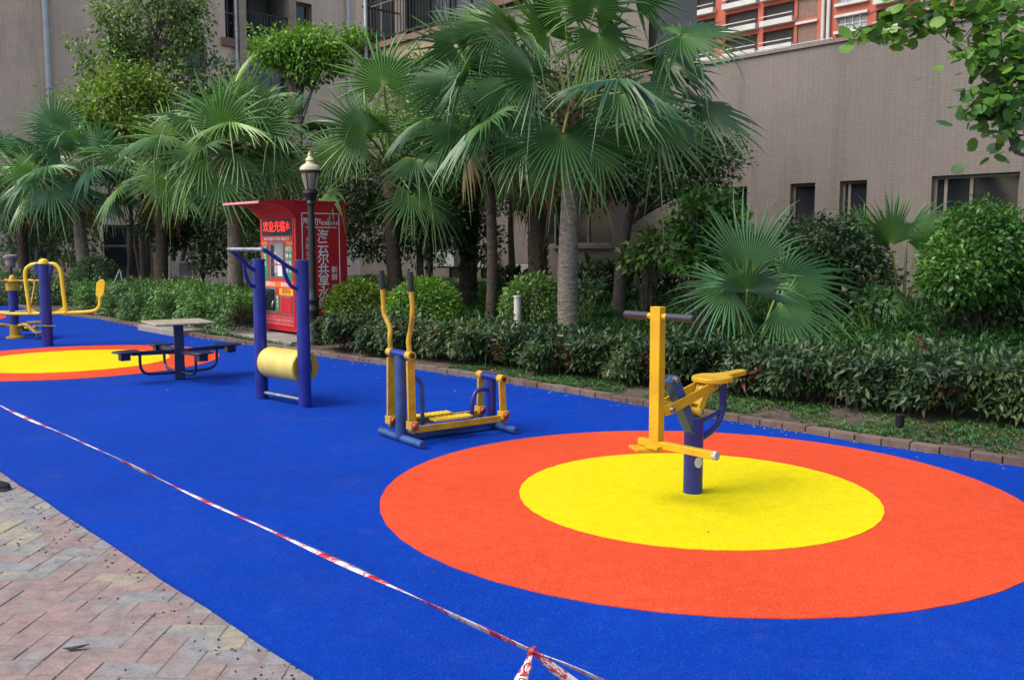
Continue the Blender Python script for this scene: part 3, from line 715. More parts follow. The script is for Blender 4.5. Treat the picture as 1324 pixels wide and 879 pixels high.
# linkage
m = MB()
for s_ in (-.055, .055): m.bar(F(-.34, s_, .60), F(.17, s_, .715), .016, .062)
m.bar(F(-.36, 0, .598), F(-.28, 0, .615), .1, .07); m.build('link_arm', YP, t, bevel=.003)
m = MB()
for s_ in (-.036, .036): m.bar(F(.0, s_, .54), F(.125, s_, .73), .014, .055)
m.bar(F(.03, 0, .58), F(.11, 0, .70), .07, .05); m.build('link_arm', YP, t, bevel=.003)
for (A, B, z_) in ((-.32, .07, .605), (.15, .07, .712), (-.25, .045, .785), (.0, .055, .545)):
    m = MB(); m.lathe([(.021, -.02), (.021, .006), (.014, .016)], F(A, B, z_), 12, axis=b); m.build('bolt', M['bolt'], t)
m = MB(); m.tube([F(0, -.06, .545), F(0, .062, .545)], .03, 14); m.build('hinge', YP, t)
outl = [(-.02, -.055), (.03, -.12), (.13, -.125), (.17, -.07), (.24, -.045), (.36, -.035), (.385, 0), (.36, .035), (.24, .045), (.17, .07), (.13, .125), (.03, .12), (-.02, .055)]
m = MB(); pts = catmull([V((x, y, 0)) for x, y in outl+outl[:1]], 4)[:-1]
m.prism([(p.x, p.y) for p in pts], 0, .035, lambda x, y, z: F(x*1.22+.09, y*1.0, z+.725+x*.04)); m.build('saddle_seat', YP, t, bevel=.008)
m = MB(); m.bar(F(.10, 0, .70), F(.34, 0, .715), .05, .04); m.build('seat_bracket', YP, t, bevel=.003)
m = MB(); m.tube(catmull([F(.29, .02, .73), F(.29, .02, .60), F(.28, .02, .51), F(.21, .02, .42), F(.11, .01, .37), F(.03, 0, .35)], 5), .024, 12)
m.tube([F(.05, 0, .46), F(.28, .02, .52)], .015, 8); m.build('grab_handle', BP, t)

# --- elliptical walker
pf_, pr_ = G(519, 571), G(640, 554)
a, b = local_axes((pr_-pf_)); LL = (pr_-pf_).length; F = lambda A, B, z: a*A+b*B+Z*z
t = empty('elliptical_walker', (pf_.x, pf_.y, 0), 'yellow and blue elliptical walker with two tall curved handles beside the big orange ring', 'exercise machine', 'outdoor exercise machines')
YW = M['yellow_worn']; BW = M['blue_worn']
m = MB(); m.tube([F(0, -.36, .035), F(0, .36, .035)], .034, 16); m.build('crossbar', BW, t)
m = MB(); m.tube([F(LL, -.14, .035), F(LL, .33, .035)], .032, 16); m.build('crossbar', BW, t)
m = MB(); m.bar(F(.03, 0, .05), F(LL-.02, 0, .05), .07, .055); m.build('base_rail', BW, t, bevel=.004)
m = MB(); m.tube([F(0, 0, .04), F(0, 0, .73)], .048, 18); m.build('post', BW, t)
m = MB(); m.tube([F(LL-.04, 0, .04), F(LL-.04, 0, .45)], .042, 18); m.build('post', M['blue_paint'], t)
for A, zz, hw in ((0, .745, .17), (LL-.04, .475, .17)):
    m = MB(); m.tube([F(A, -hw+.04, zz), F(A, hw-.04, zz)], .034, 18); sh = m.build('shaft_housing', M['blue_paint'], t)
    for s_ in (-1, 1):
        g = MB(); g.tube([F(A, s_*(hw-.045), zz), F(A, s_*(hw+.03), zz)], .037, 18); g.build('bearing_cap', YW, sh)
    g = MB(); g.lathe([(.022, 0), (.022, .006), (.012, .01)], F(A, hw+.03, zz), 14, axis=b); g.build('hub_cap', M['grip'], sh)
for s_, sw in ((-1, -.02), (1, .03)):
    B = s_*.165
    ln = MB(); ln.bar(F(0, B, .70), F(0+sw*.4, B, .175), .026, .07, up=a); arm = ln.build('swing_arm', YW, t, bevel=.003)
    up_ = catmull([F(0, B, .72), F(-.01, B-s_*.005, .86), F(.0, B+s_*.01, .95), F(-.02, B+s_*.075, 1.07), F(-.02, B+s_*.08, 1.17), F(-.03, B+s_*.08, 1.28)], 6)
    g = MB(); g.tube(up_, .021, 12); hd = g.build('handle', YW, arm)
    g = MB(); g.tube([F(-.03, B+s_*.08, 1.275), F(-.038, B+s_*.08, 1.43)], .026, 14); g.build('grip', M['grip'], arm)
    jl = F(sw*.4, B, .165); jr = F(LL-.04+sw*.5, B, .155)
    g = MB(); g.bar(F(LL-.04, B, .45), F(LL-.04+sw*.5, B, .17), .022, .065, up=a); g.build('hanger', YW, t, bevel=.003)
    for j in (jl, jr):
        g = MB(); g.bar(j-b*.045, j+b*.045, .07, .07); jo = g.build('joint', YW, t, bevel=.006)
        g = MB(); g.lathe([(.030, 0), (.030, .012), (.02, .026), (.004, .03)], j+b*.045, 14, axis=b); g.build('joint_cap', M['red_cap'], jo)
        g = MB(); g.tube([j-Z*.05-b*.03, j-Z*.05+b*.03], .022, 10); g.build('bearing', M['bolt'], jo)
    g = MB(); g.bar(jl-Z*.04, jr-Z*.03, .028, .055); g.build('pedal_bar', YW, t, bevel=.003)
    pc = (jl+jr)*.5+a*(-.04 if s_ > 0 else -.09)-b*s_*.06+Z*.015
    g = MB(); pl = [(-.19, -.055), (.13, -.065), (.19, -.03), (.19, .045), (.12, .065), (-.10, .06), (-.19, .05)]
    g.prism(pl, -.008, .010, lambda x, y, z: pc+a*x+b*y+Z*z)
    for q in range(-3, 5): g.bar(pc+a*(q*.042)-b*.05+Z*.012, pc+a*(q*.042)+b*.05+Z*.012, .012, .008)
    pd = g.build('pedal', M['lemon_paint'], t, bevel=.002)
for A0, sg, zt in ((0, 1, .53), (LL-.04, -1, .36)):
    m = MB(); m.tube(catmull([F(A0, 0, zt), F(A0+sg*.12, 0, zt+.01), F(A0+sg*.18, 0, zt-.03), F(A0+sg*.205, 0, zt-.12), F(A0+sg*.205, 0, .06)], 6), .019, 10); m.build('guard_pipe', BP if sg < 0 else BW, t)

# --- arm pull and roller
pl_, pr_ = G(339, 515), G(394.5, 526)
b = (pr_-pl_); SP = b.length; b.normalize(); a = V((-b.y, b.x, 0)); a = a if a.y > 0 else -a
t = empty('roller_machine', (pl_.x, pl_.y, 0), 'tall blue twin post machine with pale yellow roller drum, in front of the red kiosk', 'exercise machine', 'outdoor exercise machines')
F = lambda A, B, z: a*A+b*B+Z*z
for B in (0, SP):
    q_ = .12 if B == 0 else -.03
    m = MB(); m.tube([F(0, B, 0), F(0, B, 1.485)], .066, 24); po = m.build('post', BP, t)
    m = MB(); m.tube([F(0, B, 1.485), F(0, B, 1.497)], .068, 24); m.build('post_cap', M['blue_worn'], po)
    m = MB(); m.tube(catmull([F(-.03, B, 1.36), F(-.20, B+q_*.4, 1.46), F(-.36, B+q_*.9, 1.57), F(-.42, B+q_, 1.60)], 5), .021, 12)
    m.tube(catmull([F(-.05, B, 1.20), F(-.13, B+q_*.2, 1.24), F(-.19, B+q_*.4, 1.35), F(-.21, B+q_*.45, 1.465)], 5), .019, 12); m.build('bracket', BP, t)
m = MB(); m.tube([F(-.42, .12, 1.60), F(-.42, SP-.03, 1.60)], .021, 12); m.build('pull_bar', M['steel'], t)
m = MB(); e = .09; e2 = .045; RA = .05; m.lathe([(.150, e), (.165, e+.015), (.165, SP-e2-.015), (.150, SP-e2)], F(RA, 0, .40), 40, axis=b); rl = m.build('roller', M['pale_yellow'], t)
for B, sg in ((e, -1), (SP-e2, 1)):
    m = MB(); m.tube([F(RA, B, .40), F(RA, B+sg*.004, .40)], .158, 40); m.build('end_disc', M['yellow_worn'], rl)
m = MB(); m.box(F(.085, SP-e2+.012, .40), (.03, .006, .065), (a, b, Z)); m.build('bearing_plate', BP, t, bevel=.003)
for zz in (.355, .445):
    m = MB(); m.lathe([(.012, 0), (.012, .012)], F(.085, SP-e2+.018, zz), 8, axis=b); m.build('bolt', M['steel'], t)
m = MB(); m.tube([F(0, .06, .07), F(0, SP-.06, .07)], .020, 12); m.build('foot_rail', M['steel'], t)

# --- table with four stools
base = G(233, 490)
t = empty('chess_table', (base.x, base.y, 0), 'pedestal table with worn wooden square top and four small navy stools on arms', 'table')
F = lambda x, y, z: V((x, y, z)); NV = M['navy_paint']
m = MB(); m.tube([F(0, 0, 0), F(0, 0, .69)], .068, 4); m = MB(); m.box((0, 0, .345), (.058, .058, .345), (V((.93, .37, 0)), V((-.37, .93, 0)), Z)); m.build('post', NV, t, bevel=.012)
an = R(-10.8); cr = [(.50*math.cos(an+i*math.pi/2), .50*math.sin(an+i*math.pi/2)) for i in range(4)]
m = MB(); m.prism(cr, .69, .715); tt = m.build('table_top', M['wood_top'], t, bevel=.008)
for k, an in enumerate((R(42), R(132), R(222), R(312))):
    d = V((math.cos(an), math.sin(an), 0)); q = V((-d.y, d.x, 0))
    m = MB(); m.bar(d*.05+Z*.345, d*.58+Z*.36, .055, .05); m.build('stool_arm', NV, t, bevel=.004)
    m = MB(); m.tube(catmull([d*.05+Z*.09, d*.33+Z*.095, d*.43+Z*.12, d*.475+Z*.19, d*.48+Z*.34], 5), .017, 10); m.build('stool_brace', NV, t)
    m = MB(); pl = [(-.14, -.13), (-.08, -.17), (.10, -.14), (.17, -.06), (.17, .06), (.10, .14), (-.08, .17), (-.14, .13)]
    m.prism(pl, .375, .392, lambda x, y, z: d*(x+.62)+q*y*.9+Z*z); m.box(d*.66+Z*.33, (.055, .055, .045), (d, q, Z)); m.build('stool_seat', NV, t, bevel=.005)

# --- leg swing machine at the left
base = G(62, 447)
t = empty('leg_swing_machine', (base.x, base.y, 0), 'dark blue post exercise machine with domed yellow cap, yellow hoops and swinging pads', 'exercise machine', 'outdoor exercise machines')
k_ = base.y/1200; F = lambda px, z, y=0: V(((px-62)*k_, y, z)); zc = lambda py: CAM_H-(py-316)*k_
LP = M['lemon_paint']
m = MB(); m.tube([F(62, 0), F(62, zc(343))], .085, 22); m.build('post', BP, t)
m = MB(); m.lathe([(.085, 0), (.085, .02), (.07, .06), (.03, .085), (.005, .09)], F(62, zc(341)), 20); m.build('dome_cap', LP, t)
m = MB(); m.prism([(-.16, zc(342)), (-.085, zc(360)), (.085, zc(360)), (.16, zc(342)), (.12, zc(340)), (-.12, zc(340))], -.03, .03, lambda x, y, z: V((x, z, y))); m.build('flange', BP, t)
m = MB(); m.tube(catmull([F(53, zc(341)), F(45, zc(343)), F(38.5, zc(349)), F(37.5, zc(362)), F(39, zc(380)), F(41, zc(404))], 5), .032, 12)
m.prism([(-.30, zc(405)), (-.28, zc(396)), (-.12, zc(404))], -.015, .015, lambda x, y, z: V((x, z, y))); m.build('hoop', LP, t)
m = MB(); m.tube(catmull([F(70, zc(341)), F(77, zc(342)), F(83, zc(350)), F(84.5, zc(365)), F(86, zc(385)), F(87.5, zc(404))], 5), .032, 12)
m.prism([(.31, zc(405)), (.29, zc(396)), (.13, zc(404))], -.015, .015, lambda x, y, z: V((x, z, y))); m.build('hoop', LP, t)
m = MB(); m.tube([F(53, zc(341)), F(73, zc(341))], .03, 12); m.build('axle', M['steel'], t)
m = MB(); m.tube(catmull([F(70, zc(404.5)), F(90, zc(404)), F(118, zc(402.5)), F(127, zc(400)), F(131.5, zc(394)), F(132.5, zc(384))], 5), .026, 12); ar = m.build('swing_arm', LP, t)
m = MB(); m.prism([(-.07, -.10), (-.07, .09), (-.02, .15), (.04, .15), (.07, .10), (.06, -.09), (.02, -.14), (-.04, -.14)], -.02, .02, lambda x, y, z: F(134, zc(373))+V((x+.12*y, z, y))); m.build('pad', LP, ar, bevel=.006)
m = MB(); m.tube(catmull([F(54, zc(405)), F(30, zc(405.5)), F(6, zc(405)), F(-6, zc(402)), F(-10, zc(394)), F(-11, zc(384))], 5), .026, 12); ar = m.build('swing_arm', LP, t)
m = MB(); m.prism([(-.07, -.10), (-.07, .09), (-.02, .15), (.04, .15), (.07, .10), (.06, -.09), (.02, -.14), (-.04, -.14)], -.02, .02, lambda x, y, z: F(-12, zc(373))+V((x-.12*y, z, y))); m.build('pad', LP, ar, bevel=.006)
m = MB(); m.bar(V((-.16, -.13, zc(420))), V((.14, .02, zc(421))), .09, .02); m.build('foot_rest', M['steel'], t, bevel=.004)

# --- waist twister at far left
base = G(20, 437)
t = empty('waist_twister', (base.x, base.y, 0), 'waist twister with yellow hub and turning discs at the far left edge', 'exercise machine', 'outdoor exercise machines')
k_ = base.y/1200; F = lambda px, py, y=0: V(((px-20)*k_, y, CAM_H-(py-316)*k_)); LW = M['yellow_worn']
m = MB(); m.tube([V((0, 0, .1)), F(20, 374)], .075, 20); m.build('post', BP, t)
m = MB(); m.lathe([(.15, 0), (.15, .03), (.09, .04), (.09, .24)], (0, 0, 0), 20); m.build('base_collar', LW, t)
m = MB(); m.lathe([(.11, 0), (.11, .14), (.13, .15), (.13, .17), (.06, .19), (.055, .22), (.02, .27), (.005, .275)], F(20, 375), 20); m.build('hub', LW, t)
m = MB()
for an in (10, 130, 250): d = V((math.cos(R(an)), math.sin(R(an)), 0)); z_ = F(20, 363).z; m.tube([d*.08+Z*z_, d*.55+Z*z_], .02, 10)
m.build('handlebar', LW, t)
m = MB(); z_ = F(20, 362).z
m.tube(catmull([V((0, .25, z_-.02)), V((.3, .15, z_-.02)), V((.35, 0, z_-.25)), V((.3, -.05, z_-.5)), V((.1, -.05, z_-.55)), V((-.6, 0, z_-.55))], 5), .018, 10); m.build('rail', LW, t)
for an in (-15, 100, 215):
    d = V((math.cos(R(an)), math.sin(R(an)), 0))
    m = MB(); m.tube(catmull([d*.08+Z*.22, d*.25+Z*.24, d*.42+Z*.12, d*.62+Z*.09], 5), .03, 10); m.build('leg', LW, t)
    m = MB(); m.lathe([(.03, .08), (.05, .10), (.17, .115), (.17, .135), (.15, .14)], d*.60, 24); m.build('turning_disc', M['steel'] if an == -15 else LW, t)
m = MB(); m.lathe([(.17, .26), (.17, .275)], V((.28, .2, .0)), 24); m.tube([V((.28, .2, 0)), V((.28, .2, .26))], .02, 8); m.build('turning_disc', LW, t)
# ------------------------------------------------------------------ red water kiosk
kz = .10
KC = PT(385, 441, 15.84); KC = V((KC.x, KC.y, 0)); kd = D2; kw, kdp, kh = 1.26, 1.02, 2.26
t = empty('water_kiosk', (KC.x, KC.y, kz), 'red drinking water kiosk with curved canopy and white Chinese characters on its side', 'kiosk')
P = lambda u, n, z: D2*u+N2*n+Z*z       # u along the front to the left, n into the bed
axk = (D2, N2, Z); RD = M['kiosk_red']
m = MB(); m.box(P(kw/2, kdp/2, kh/2+.02), (kw/2, kdp/2, kh/2-.02), axk); m.build('body', RD, t, bevel=.012)
m = MB()
for u in (.12, kw-.12):
    for n in (.12, kdp-.12): m.tube([P(u, n, -.03), P(u, n, .05)], .03, 8)
m.build('feet', M['black_iron'], t)
# canopy: side profile (n,z) swept along the front
prof = [(kdp, kh+.035), (.1, kh+.035), (-.30, kh+.03), (-.66, kh-.005), (-.66, kh-.03), (-.40, kh-.035), (-.20, kh-.09), (-.08, kh-.17), (-.004, kh-.27), (-.004, kh+.0), (kdp, kh+.0)]
m = MB(); 
for i in range(5):
    pass
n_ = len(prof)
m.add([P(-.012, n, z) for n, z in prof]+[P(kw+.012, n, z) for n, z in prof],
      [tuple(range(n_)), tuple(range(2*n_-1, n_-1, -1))]+[(i, n_+i, n_+(i+1) % n_, (i+1) % n_) for i in range(n_)])
can = m.build('canopy', RD, t, smooth=False)
m = MB(); m.box(P(kw/2, -.668, kh-.018), (kw/2+.02, .008, .018), axk); m.build('canopy_edge', M['pink_print'], can, smooth=False)
# front panels, each proud of the body
def fp(name, u0, u1, z0, z1, mat, pr=.004, parent=None, th=.004):
    m = MB(); m.box(P((u0+u1)/2, -pr-th/2, (z0+z1)/2), ((u1-u0)/2, th/2, (z1-z0)/2), axk); return m.build(name, M[mat], parent or t, smooth=False)
face = fp('front_panel', .06, kw-.06, .12, kh-.22, 'kiosk_face')
# (u measured from the right corner)
fp('led_board', .10, kw-.10, 1.70, 1.99, 'dark_slot', .010)
U = -D2
def ft(rows, mat, name='lettering', pr=.018): return lettering([(tx, sz, P(u, -pr, z)) for tx, sz, u, z in rows], U, Z, M[mat], t, name, .001)
ft([('欢迎光临', .20, .70, 1.845), ('水', .15, .22, 1.86)], 'led', 'led_text')
fp('white_strip', .10, kw-.10, 1.61, 1.675, 'kiosk_face', .010)
ft([('24小时自助 刷卡取水 微信支付', .066, .63, 1.642)], 'white_print')
fp('orange_label', .08, .30, 1.53, 1.60, 'orange_print', .010); fp('orange_label', kw-.30, kw-.08, 1.53, 1.60, 'orange_print', .010)
fp('window_frame', .37, .90, .96, 1.59, 'bolt', .010)
gl = fp('window_glass', .40, .87, .99, 1.56, 'pane_light', .016)
fp('notice', .44, .60, 1.00, 1.30, 'white_print', .022, gl); fp('inner_unit', .62, .85, 1.05, 1.42, 'ac_white', .021, gl); fp('inner_unit', .72, .84, .99, 1.54, 'dark_slot', .024, gl); fp('window_bar', .40, .87, 1.19, 1.21, 'kiosk_red', .028, gl)
gp = fp('green_panel', .10, .34, .93, 1.52, 'green_print', .010); fp('green_panel', kw-.30, kw-.10, .90, 1.52, 'green_print', .010)
ft([(c, .10, .17, 1.46-.12*i) for i, c in enumerate('刷卡取水')]+[(c, .10, .28, 1.46-.12*i) for i, c in enumerate('健康好水')]+[(c, .10, kw-.19, 1.46-.13*i) for i, c in enumerate('直饮水')], 'white_print', 'green_panel_text', .015)
fp('orange_strip', .08, kw-.08, .80, .90, 'orange_print', .010)
ft([('共享水站', .085, kw-.36, .85), ('绿色健康', .085, .34, .85)], 'white_print', 'strip_text', .015)
fp('yellow_label', .10, .58, .67, .785, 'yellow_print', .010); ft([('纯净水', .10, .33, .73)], 'kiosk_red', 'label_text', .015)
fp('dispenser_frame', .72, kw-.10, .33, .79, 'steel', .010); dp = fp('dispenser_bay', .755, kw-.135, .39, .765, 'pane', .018)
m = MB(); m.tube(catmull([P(.77, -.03, .56), P(.765, -.055, .50), P(.77, -.055, .44), P(.80, -.03, .42)], 4), .012, 8); m.build('door_handle', M['steel'], dp)
fp('green_label', .60, .70, .36, .66, 'green_print', .010); ft([(c, .065, .65, .62-.075*i) for i, c in enumerate('取水口')], 'white_print', 'label_text', .015)
fp('door_frame', .13, .55, .33, .66, 'steel', .010); fp('small_door', .16, .52, .36, .64, 'kiosk_face', .018)
# greek key band
m = MB(); w_ = .006
for r_ in range(2):
    for c_ in range(9):
        u0 = .12+c_*.112; z0 = .155+r_*.075; q = .09
        for (x0, y0, x1, y1) in ((0, 0, 0, .065), (0, .065, q*.8, .065), (q*.8, .065, q*.8, .015), (q*.8, .015, q*.35, .015), (q*.35, .015, q*.35, .042), (0, 0, q*1.1, 0)):
            m.box(P(u0+(x0+x1)/2, -.011, z0+(y0+y1)/2), (abs(x1-x0)/2+w_/2, .002, abs(y1-y0)/2+w_/2), axk)
m.build('key_pattern', M['pink_print'], face, smooth=False)
# side panel (faces -D2)
SU = N2
def sp(u, z): return P(-.004, u, z)
m = MB(); fl, fr_, fb_, ft_ = .13, .86, .12, 2.08; w_ = .009
for (x0, y0, x1, y1) in ((fl, fb_, fl, ft_), (fr_, fb_, fr_, ft_), (fl, fb_, fr_, fb_), (fl, ft_, fr_, ft_), (fl+.08, 1.84, fr_-.06, 1.84)):
    m.box(sp((x0+x1)/2, (y0+y1)/2), (.002, abs(x1-x0)/2+w_, abs(y1-y0)/2+w_) if False else (.002, abs(x1-x0)/2+w_/1.2, abs(y1-y0)/2+w_/1.2), axk)
m.build('panel_border', M['white_print'], t, smooth=False)
rows = [(c, .235, sp(.53, 1.68-.196*i)) for i, c in enumerate('海云尔共享水站')]
rows += [('海', .14, sp(.20, 1.93)), ('云', .14, sp(.32, 1.93)), ('尔', .14, sp(.43, 1.93)), ('智能取水站', .075, sp(.68, 1.91))]
rows += [(c, .10, sp(.24, z)) for c, z in zip('天然公益健康', (1.62, 1.51, 1.38, 1.27, 1.12, 1.01))]
rows += [(c, .125, sp(.75, z)) for c, z in zip('新鲜纯净', (1.10, .97, .79, .66))]
lettering(rows[:7], SU, Z, M['white_print'], t, 'main_lettering', .003); lettering(rows[7:11], SU, Z, M['white_print'], t, 'header_lettering', .003)
lettering(rows[11:17], SU, Z, M['white_print'], t, 'small_lettering', .003); lettering(rows[17:], SU, Z, M['white_print'], t, 'small_lettering', .003)

# slab under the kiosk and the pale stepping slab at the kerb
m = MB(); m.box(SN(*sn(KC))+D2*.75+N2*(-.12+.5)+Z*.03, (1.6, .98, .065), axk); tag(m.build('kiosk_slab', M['concrete'], bevel=.01), kind='structure')
p = G(205, 427, .05); s_, n_ = sn(p); m = MB(); m.box(SN(s_, n_+.25, .045), (.9, .30, .06), axk); tag(m.build('stepping_slab', M['concrete'], bevel=.015), kind='structure')

# ------------------------------------------------------------------ lamp post
lp = PT(406, 447, 15.05); t = empty('street_lamp', (lp.x, lp.y, .03), 'black iron lamp post with cream glass lantern in front of the red kiosk', 'street lamp')
m = MB(); m.lathe([(.12, 0), (.12, .06), (.095, .10), (.09, .50), (.105, .54), (.105, .58), (.085, .62), (.085, .68), (.10, .70), (.10, .74), (.07, .80), (.062, .9)], (0, 0, 0), 16); m.build('base', M['black_iron'], t)
m = MB(); m.tube([(0, 0, .85), (0, 0, 2.285)], [.062, .052], 16); m.build('pole', M['black_iron'], t)
m = MB(); m.lathe([(.055, 2.235), (.07, 2.255), (.07, 2.285), (.055, 2.315), (.10, 2.395), (.125, 2.435), (.12, 2.475), (.09, 2.495)], (0, 0, 0), 16); m.build('collar', M['black_iron'], t)
m = MB(); m.lathe([(.085, 2.485), (.10, 2.535), (.135, 2.685), (.150, 2.755), (.150, 2.765)], (0, 0, 0), 20); lg = m.build('lantern_glass', M['lantern_glass'], t)
m = MB()
for k in range(6): an = k*math.pi/3+.3; d = V((math.cos(an), math.sin(an), 0)); m.tube([d*.09+Z*2.485, d*.14+Z*2.685, d*.156+Z*2.765], .008, 6)
m.lathe([(.162, 2.755), (.172, 2.765), (.172, 2.790), (.162, 2.800)], (0, 0, 0), 20); m.build('lantern_frame', M['black_iron'], lg)
m = MB(); m.lathe([(.03, 2.495), (.045, 2.535), (.045, 2.655), (.02, 2.695)], (0, 0, 0), 12); m.build('bulb', M['white_plastic'], lg)
m = MB(); m.lathe([(.165, 2.795), (.16, 2.835), (.13, 2.875), (.075, 2.905), (.06, 2.935), (.075, 2.955), (.05, 2.995), (.03, 3.015), (.035, 3.045), (.012, 3.095)], (0, 0, 0), 20); m.build('lantern_cap', M['lantern_cream'], t)

# garden lamp far left, spotlight, pipe post, pipes, units
lp = PT(17, 400, 21.5); t = empty('garden_lamp', (lp.x, lp.y, .02), 'small grey garden lamp on a thin stem behind the waist twister', 'lamp'); zt = CAM_H-(330-316)*21.5/1200
m = MB(); m.tube([(0, 0, 0), (0, 0, zt-.30)], .03, 8); m.build('pole', M['black_iron'], t)
m = MB(); m.lathe([(.05, zt-.30), (.10, zt-.26), (.11, zt-.10), (.15, zt-.08), (.15, zt-.03), (.05, zt)], (0, 0, 0), 10); m.build('lamp_head', M['grey_plaster'], t)
sp_ = G(1163, 557, .03); t = empty('spotlight', sp_, 'small black ground spotlight in the grass strip behind the kerb', 'garden light')
m = MB(); m.tube([(0, 0, -.03), (0, 0, .05)], .012, 8); m.build('spike', M['black_iron'], t)
m = MB(); m.lathe([(.022, .03), (.036, .045), (.040, .13), (.046, .135), (.046, .15), (.03, .15)], (0, 0, 0), 14); m.build('lamp_head', M['black_iron'], t)
Yp = 13.7; pp = PT(669, 382, Yp); zb_ = .12
t = empty('pipe_marker', (pp.x, pp.y, zb_), 'short white plastic pipe standing in the hedge beside the main palm trunk', 'pipe')
m = MB(); hh = pp.z-zb_; m.lathe([(.052, 0), (.052, hh-.03), (.062, hh-.03), (.062, hh), (.045, hh), (.045, hh-.02)], (0, 0, 0), 16); m.build('pipe', M['white_plastic'], t)
def ac(px, py, w, h, d, label, Yn=WALL_N-.30, zofs=0):
    s_, z_ = RS(px, py); dd = ray(px, py); k = Yn/dd.dot(N2); p = dd*k; s_ = p.dot(D2); z_ = CAM_H+p.z
    t = empty('air_conditioner', SN(s_, Yn, z_-h/2), label, 'air conditioner', 'air conditioner units along the walls')
    m = MB(); m.box(Z*h/2, (w/2, d/2, h/2), axk); m.build('casing', M['ac_white'], t, bevel=.012, smooth=False)
    m = MB(); m.lathe([(h*.40, 0), (h*.40, .01), (h*.36, .012)], V(Z*h/2)-D2*(-w*.14)-N2*(d/2+.0), 20, axis=-N2); g = m.build('fan_grille', M['dark_slot'], t)
    m = MB()
    for i in range(7): m.tube([Z*(h/2)-D2*(-w*.14)-N2*(d/2+.016)+Z*((i-3)*h*.1)-D2*h*.3, Z*(h/2)+D2*w*.14-N2*(d/2+.016)+Z*((i-3)*h*.1)+D2*h*.3], .006, 5)
    m.build('grille_bars', M['ac_white'], g)
    m = MB()
    for i in (-1, 1): m.bar(D2*(i*w*.35)-N2*(d/2)-Z*.02, D2*(i*w*.35)+N2*(d/2+.14)-Z*.02, .04, .04); m.bar(D2*(i*w*.35)+N2*(d/2+.12)-Z*.04, D2*(i*w*.35)+N2*(d/2+.12)-Z*.35, .04, .04)
    m.build('bracket', M['black_iron'], t, smooth=False)
ac(621, 333, .75, .5, .3, 'pale air conditioner unit on the dark wall behind the slim palm trunk')
ac(580, 335, .80, .38, .3, 'low wide air conditioner unit on the wall behind the domed shrubs')
ac(678, 356, .85, .5, .3, 'air conditioner unit low on the wall beside the shaggy palm trunk', zofs=-.2)
pl = PT(238, 347, 25); t = empty('meter_box', (pl.x, pl.y, pl.z-.25), 'pale meter box standing between palm trunks by the left hedge', 'box')
m = MB(); m.box(Z*.22, (.30, .12, .22)); m.build('casing', M['ac_white'], t, bevel=.01, smooth=False)
m = MB(); m.box(V((.08, -.125, .22)), (.16, .005, .17)); m.build('grille', M['grey_plaster'], t, smooth=False)
m = MB(); m.box(V((0, 0, -pl.z/2+.1)), (.22, .08, pl.z/2-.11)); m.build('plinth', M['concrete'], t, smooth=False)
q = PT(641, 352, 19.0); m = MB(); m.tube(catmull([V((0, 0, -1.0)), V((0, 0, 0)), V((.01, 0, .12)), V((.07, 0, .2)), V((.09, 0, .21))], 5), .03, 10)
o = m.build('vent_pipe', M['white_plastic'], None); o.location = q; tag(o, 'thin white bent pipe rising from the ground by the slim palm trunk', 'pipe')

q = G(137, 408, 0); t = empty('garden_stake', (q.x+.1, q.y+.5, .03), 'pair of thin green stakes behind the yellow pad, in the left hedge', 'stake')
kk = q.y/1200
for (x0, y0, x1, y1) in ((133, 364, 140, 349), (141, 351, 144, 376)):
    m = MB(); A_ = V(((x0-137)*kk, 0, CAM_H-(y0-316)*kk-.03)); B_ = V(((x1-137)*kk, 0, CAM_H-(y1-316)*kk-.03)); lo, hi = (A_, B_) if A_.z < B_.z else (B_, A_)
    dr = (lo-hi).normalized(); m.tube([hi, hi+dr*(hi.z/(-dr.z))*1.0], .013, 6); m.build('rod', M['pipe_grey'], t)

# ------------------------------------------------------------------ barrier tape
tz = .46
ctrl = [PT(-140, 455, 8.6), G(0, 524, tz+.03), G(120, 578, tz+.01), G(250, 640, tz), G(370, 694.5, tz-.01), G(480, 745, tz-.01), G(590, 797, tz), G(688, 841, tz+.01)]
ctrl[0] = ctrl[1]+(ctrl[1]-ctrl[2])*1.0+Z*.06
knot = ctrl[-1]; right = [knot, G(735, 860, tz+.01), G(780, 880, tz+.02), G(900, 936, tz+.05), G(1040, 1000, tz+.08)]
def ribbon(pts, w, twist, u0=0, phase=0, per=.34, nrm=None):
    vs = []; uv = []; fs = []; L = 0; prev = None
    for i, p in enumerate(pts):
        tg = (pts[min(i+1, len(pts)-1)]-pts[max(i-1, 0)]).normalized()
        if prev is not None: L += (p-prev).length
        prev = p; side = tg.cross(Z).normalized(); upv = side.cross(tg)
        an = phase+twist(L); ww = w(L)/2; d = side*math.cos(an)+upv*math.sin(an); e = side*-math.sin(an)+upv*math.cos(an)
        vs += [p-d*ww, p+e*ww*.22, p+d*ww]; uv += [((L+u0)/per, 0), ((L+u0)/per, .5), ((L+u0)/per, 1)]
        if i: o = 3*(i-1); fs += [(o, o+1, o+4, o+3), (o+1, o+2, o+5, o+4)]
    return vs, fs, uv
def add_uv(me, uvs):
    l = me.uv_layers.new(name='UVMap')
    for lp_ in me.loops: l.data[lp_.index].uv = uvs[lp_.vertex_index]
def tape_mesh(parts, name, parent, loc):
    vs, fs, uv = [], [], []
    for a_, b_, c_ in parts: o = len(vs); vs += a_; uv += c_; fs += [tuple(i+o for i in f) for f in b_]
    me = bpy.data.meshes.new(name); me.from_pydata([tuple(V(v)-V(loc)) for v in vs], [], fs); add_uv(me, uv)
    me.polygons.foreach_set('use_smooth', [True]*len(me.polygons)); o = link(name, me, M['tape'], parent)
    so = o.modifiers.new('thickness', 'SOLIDIFY'); so.thickness = .0012; return o
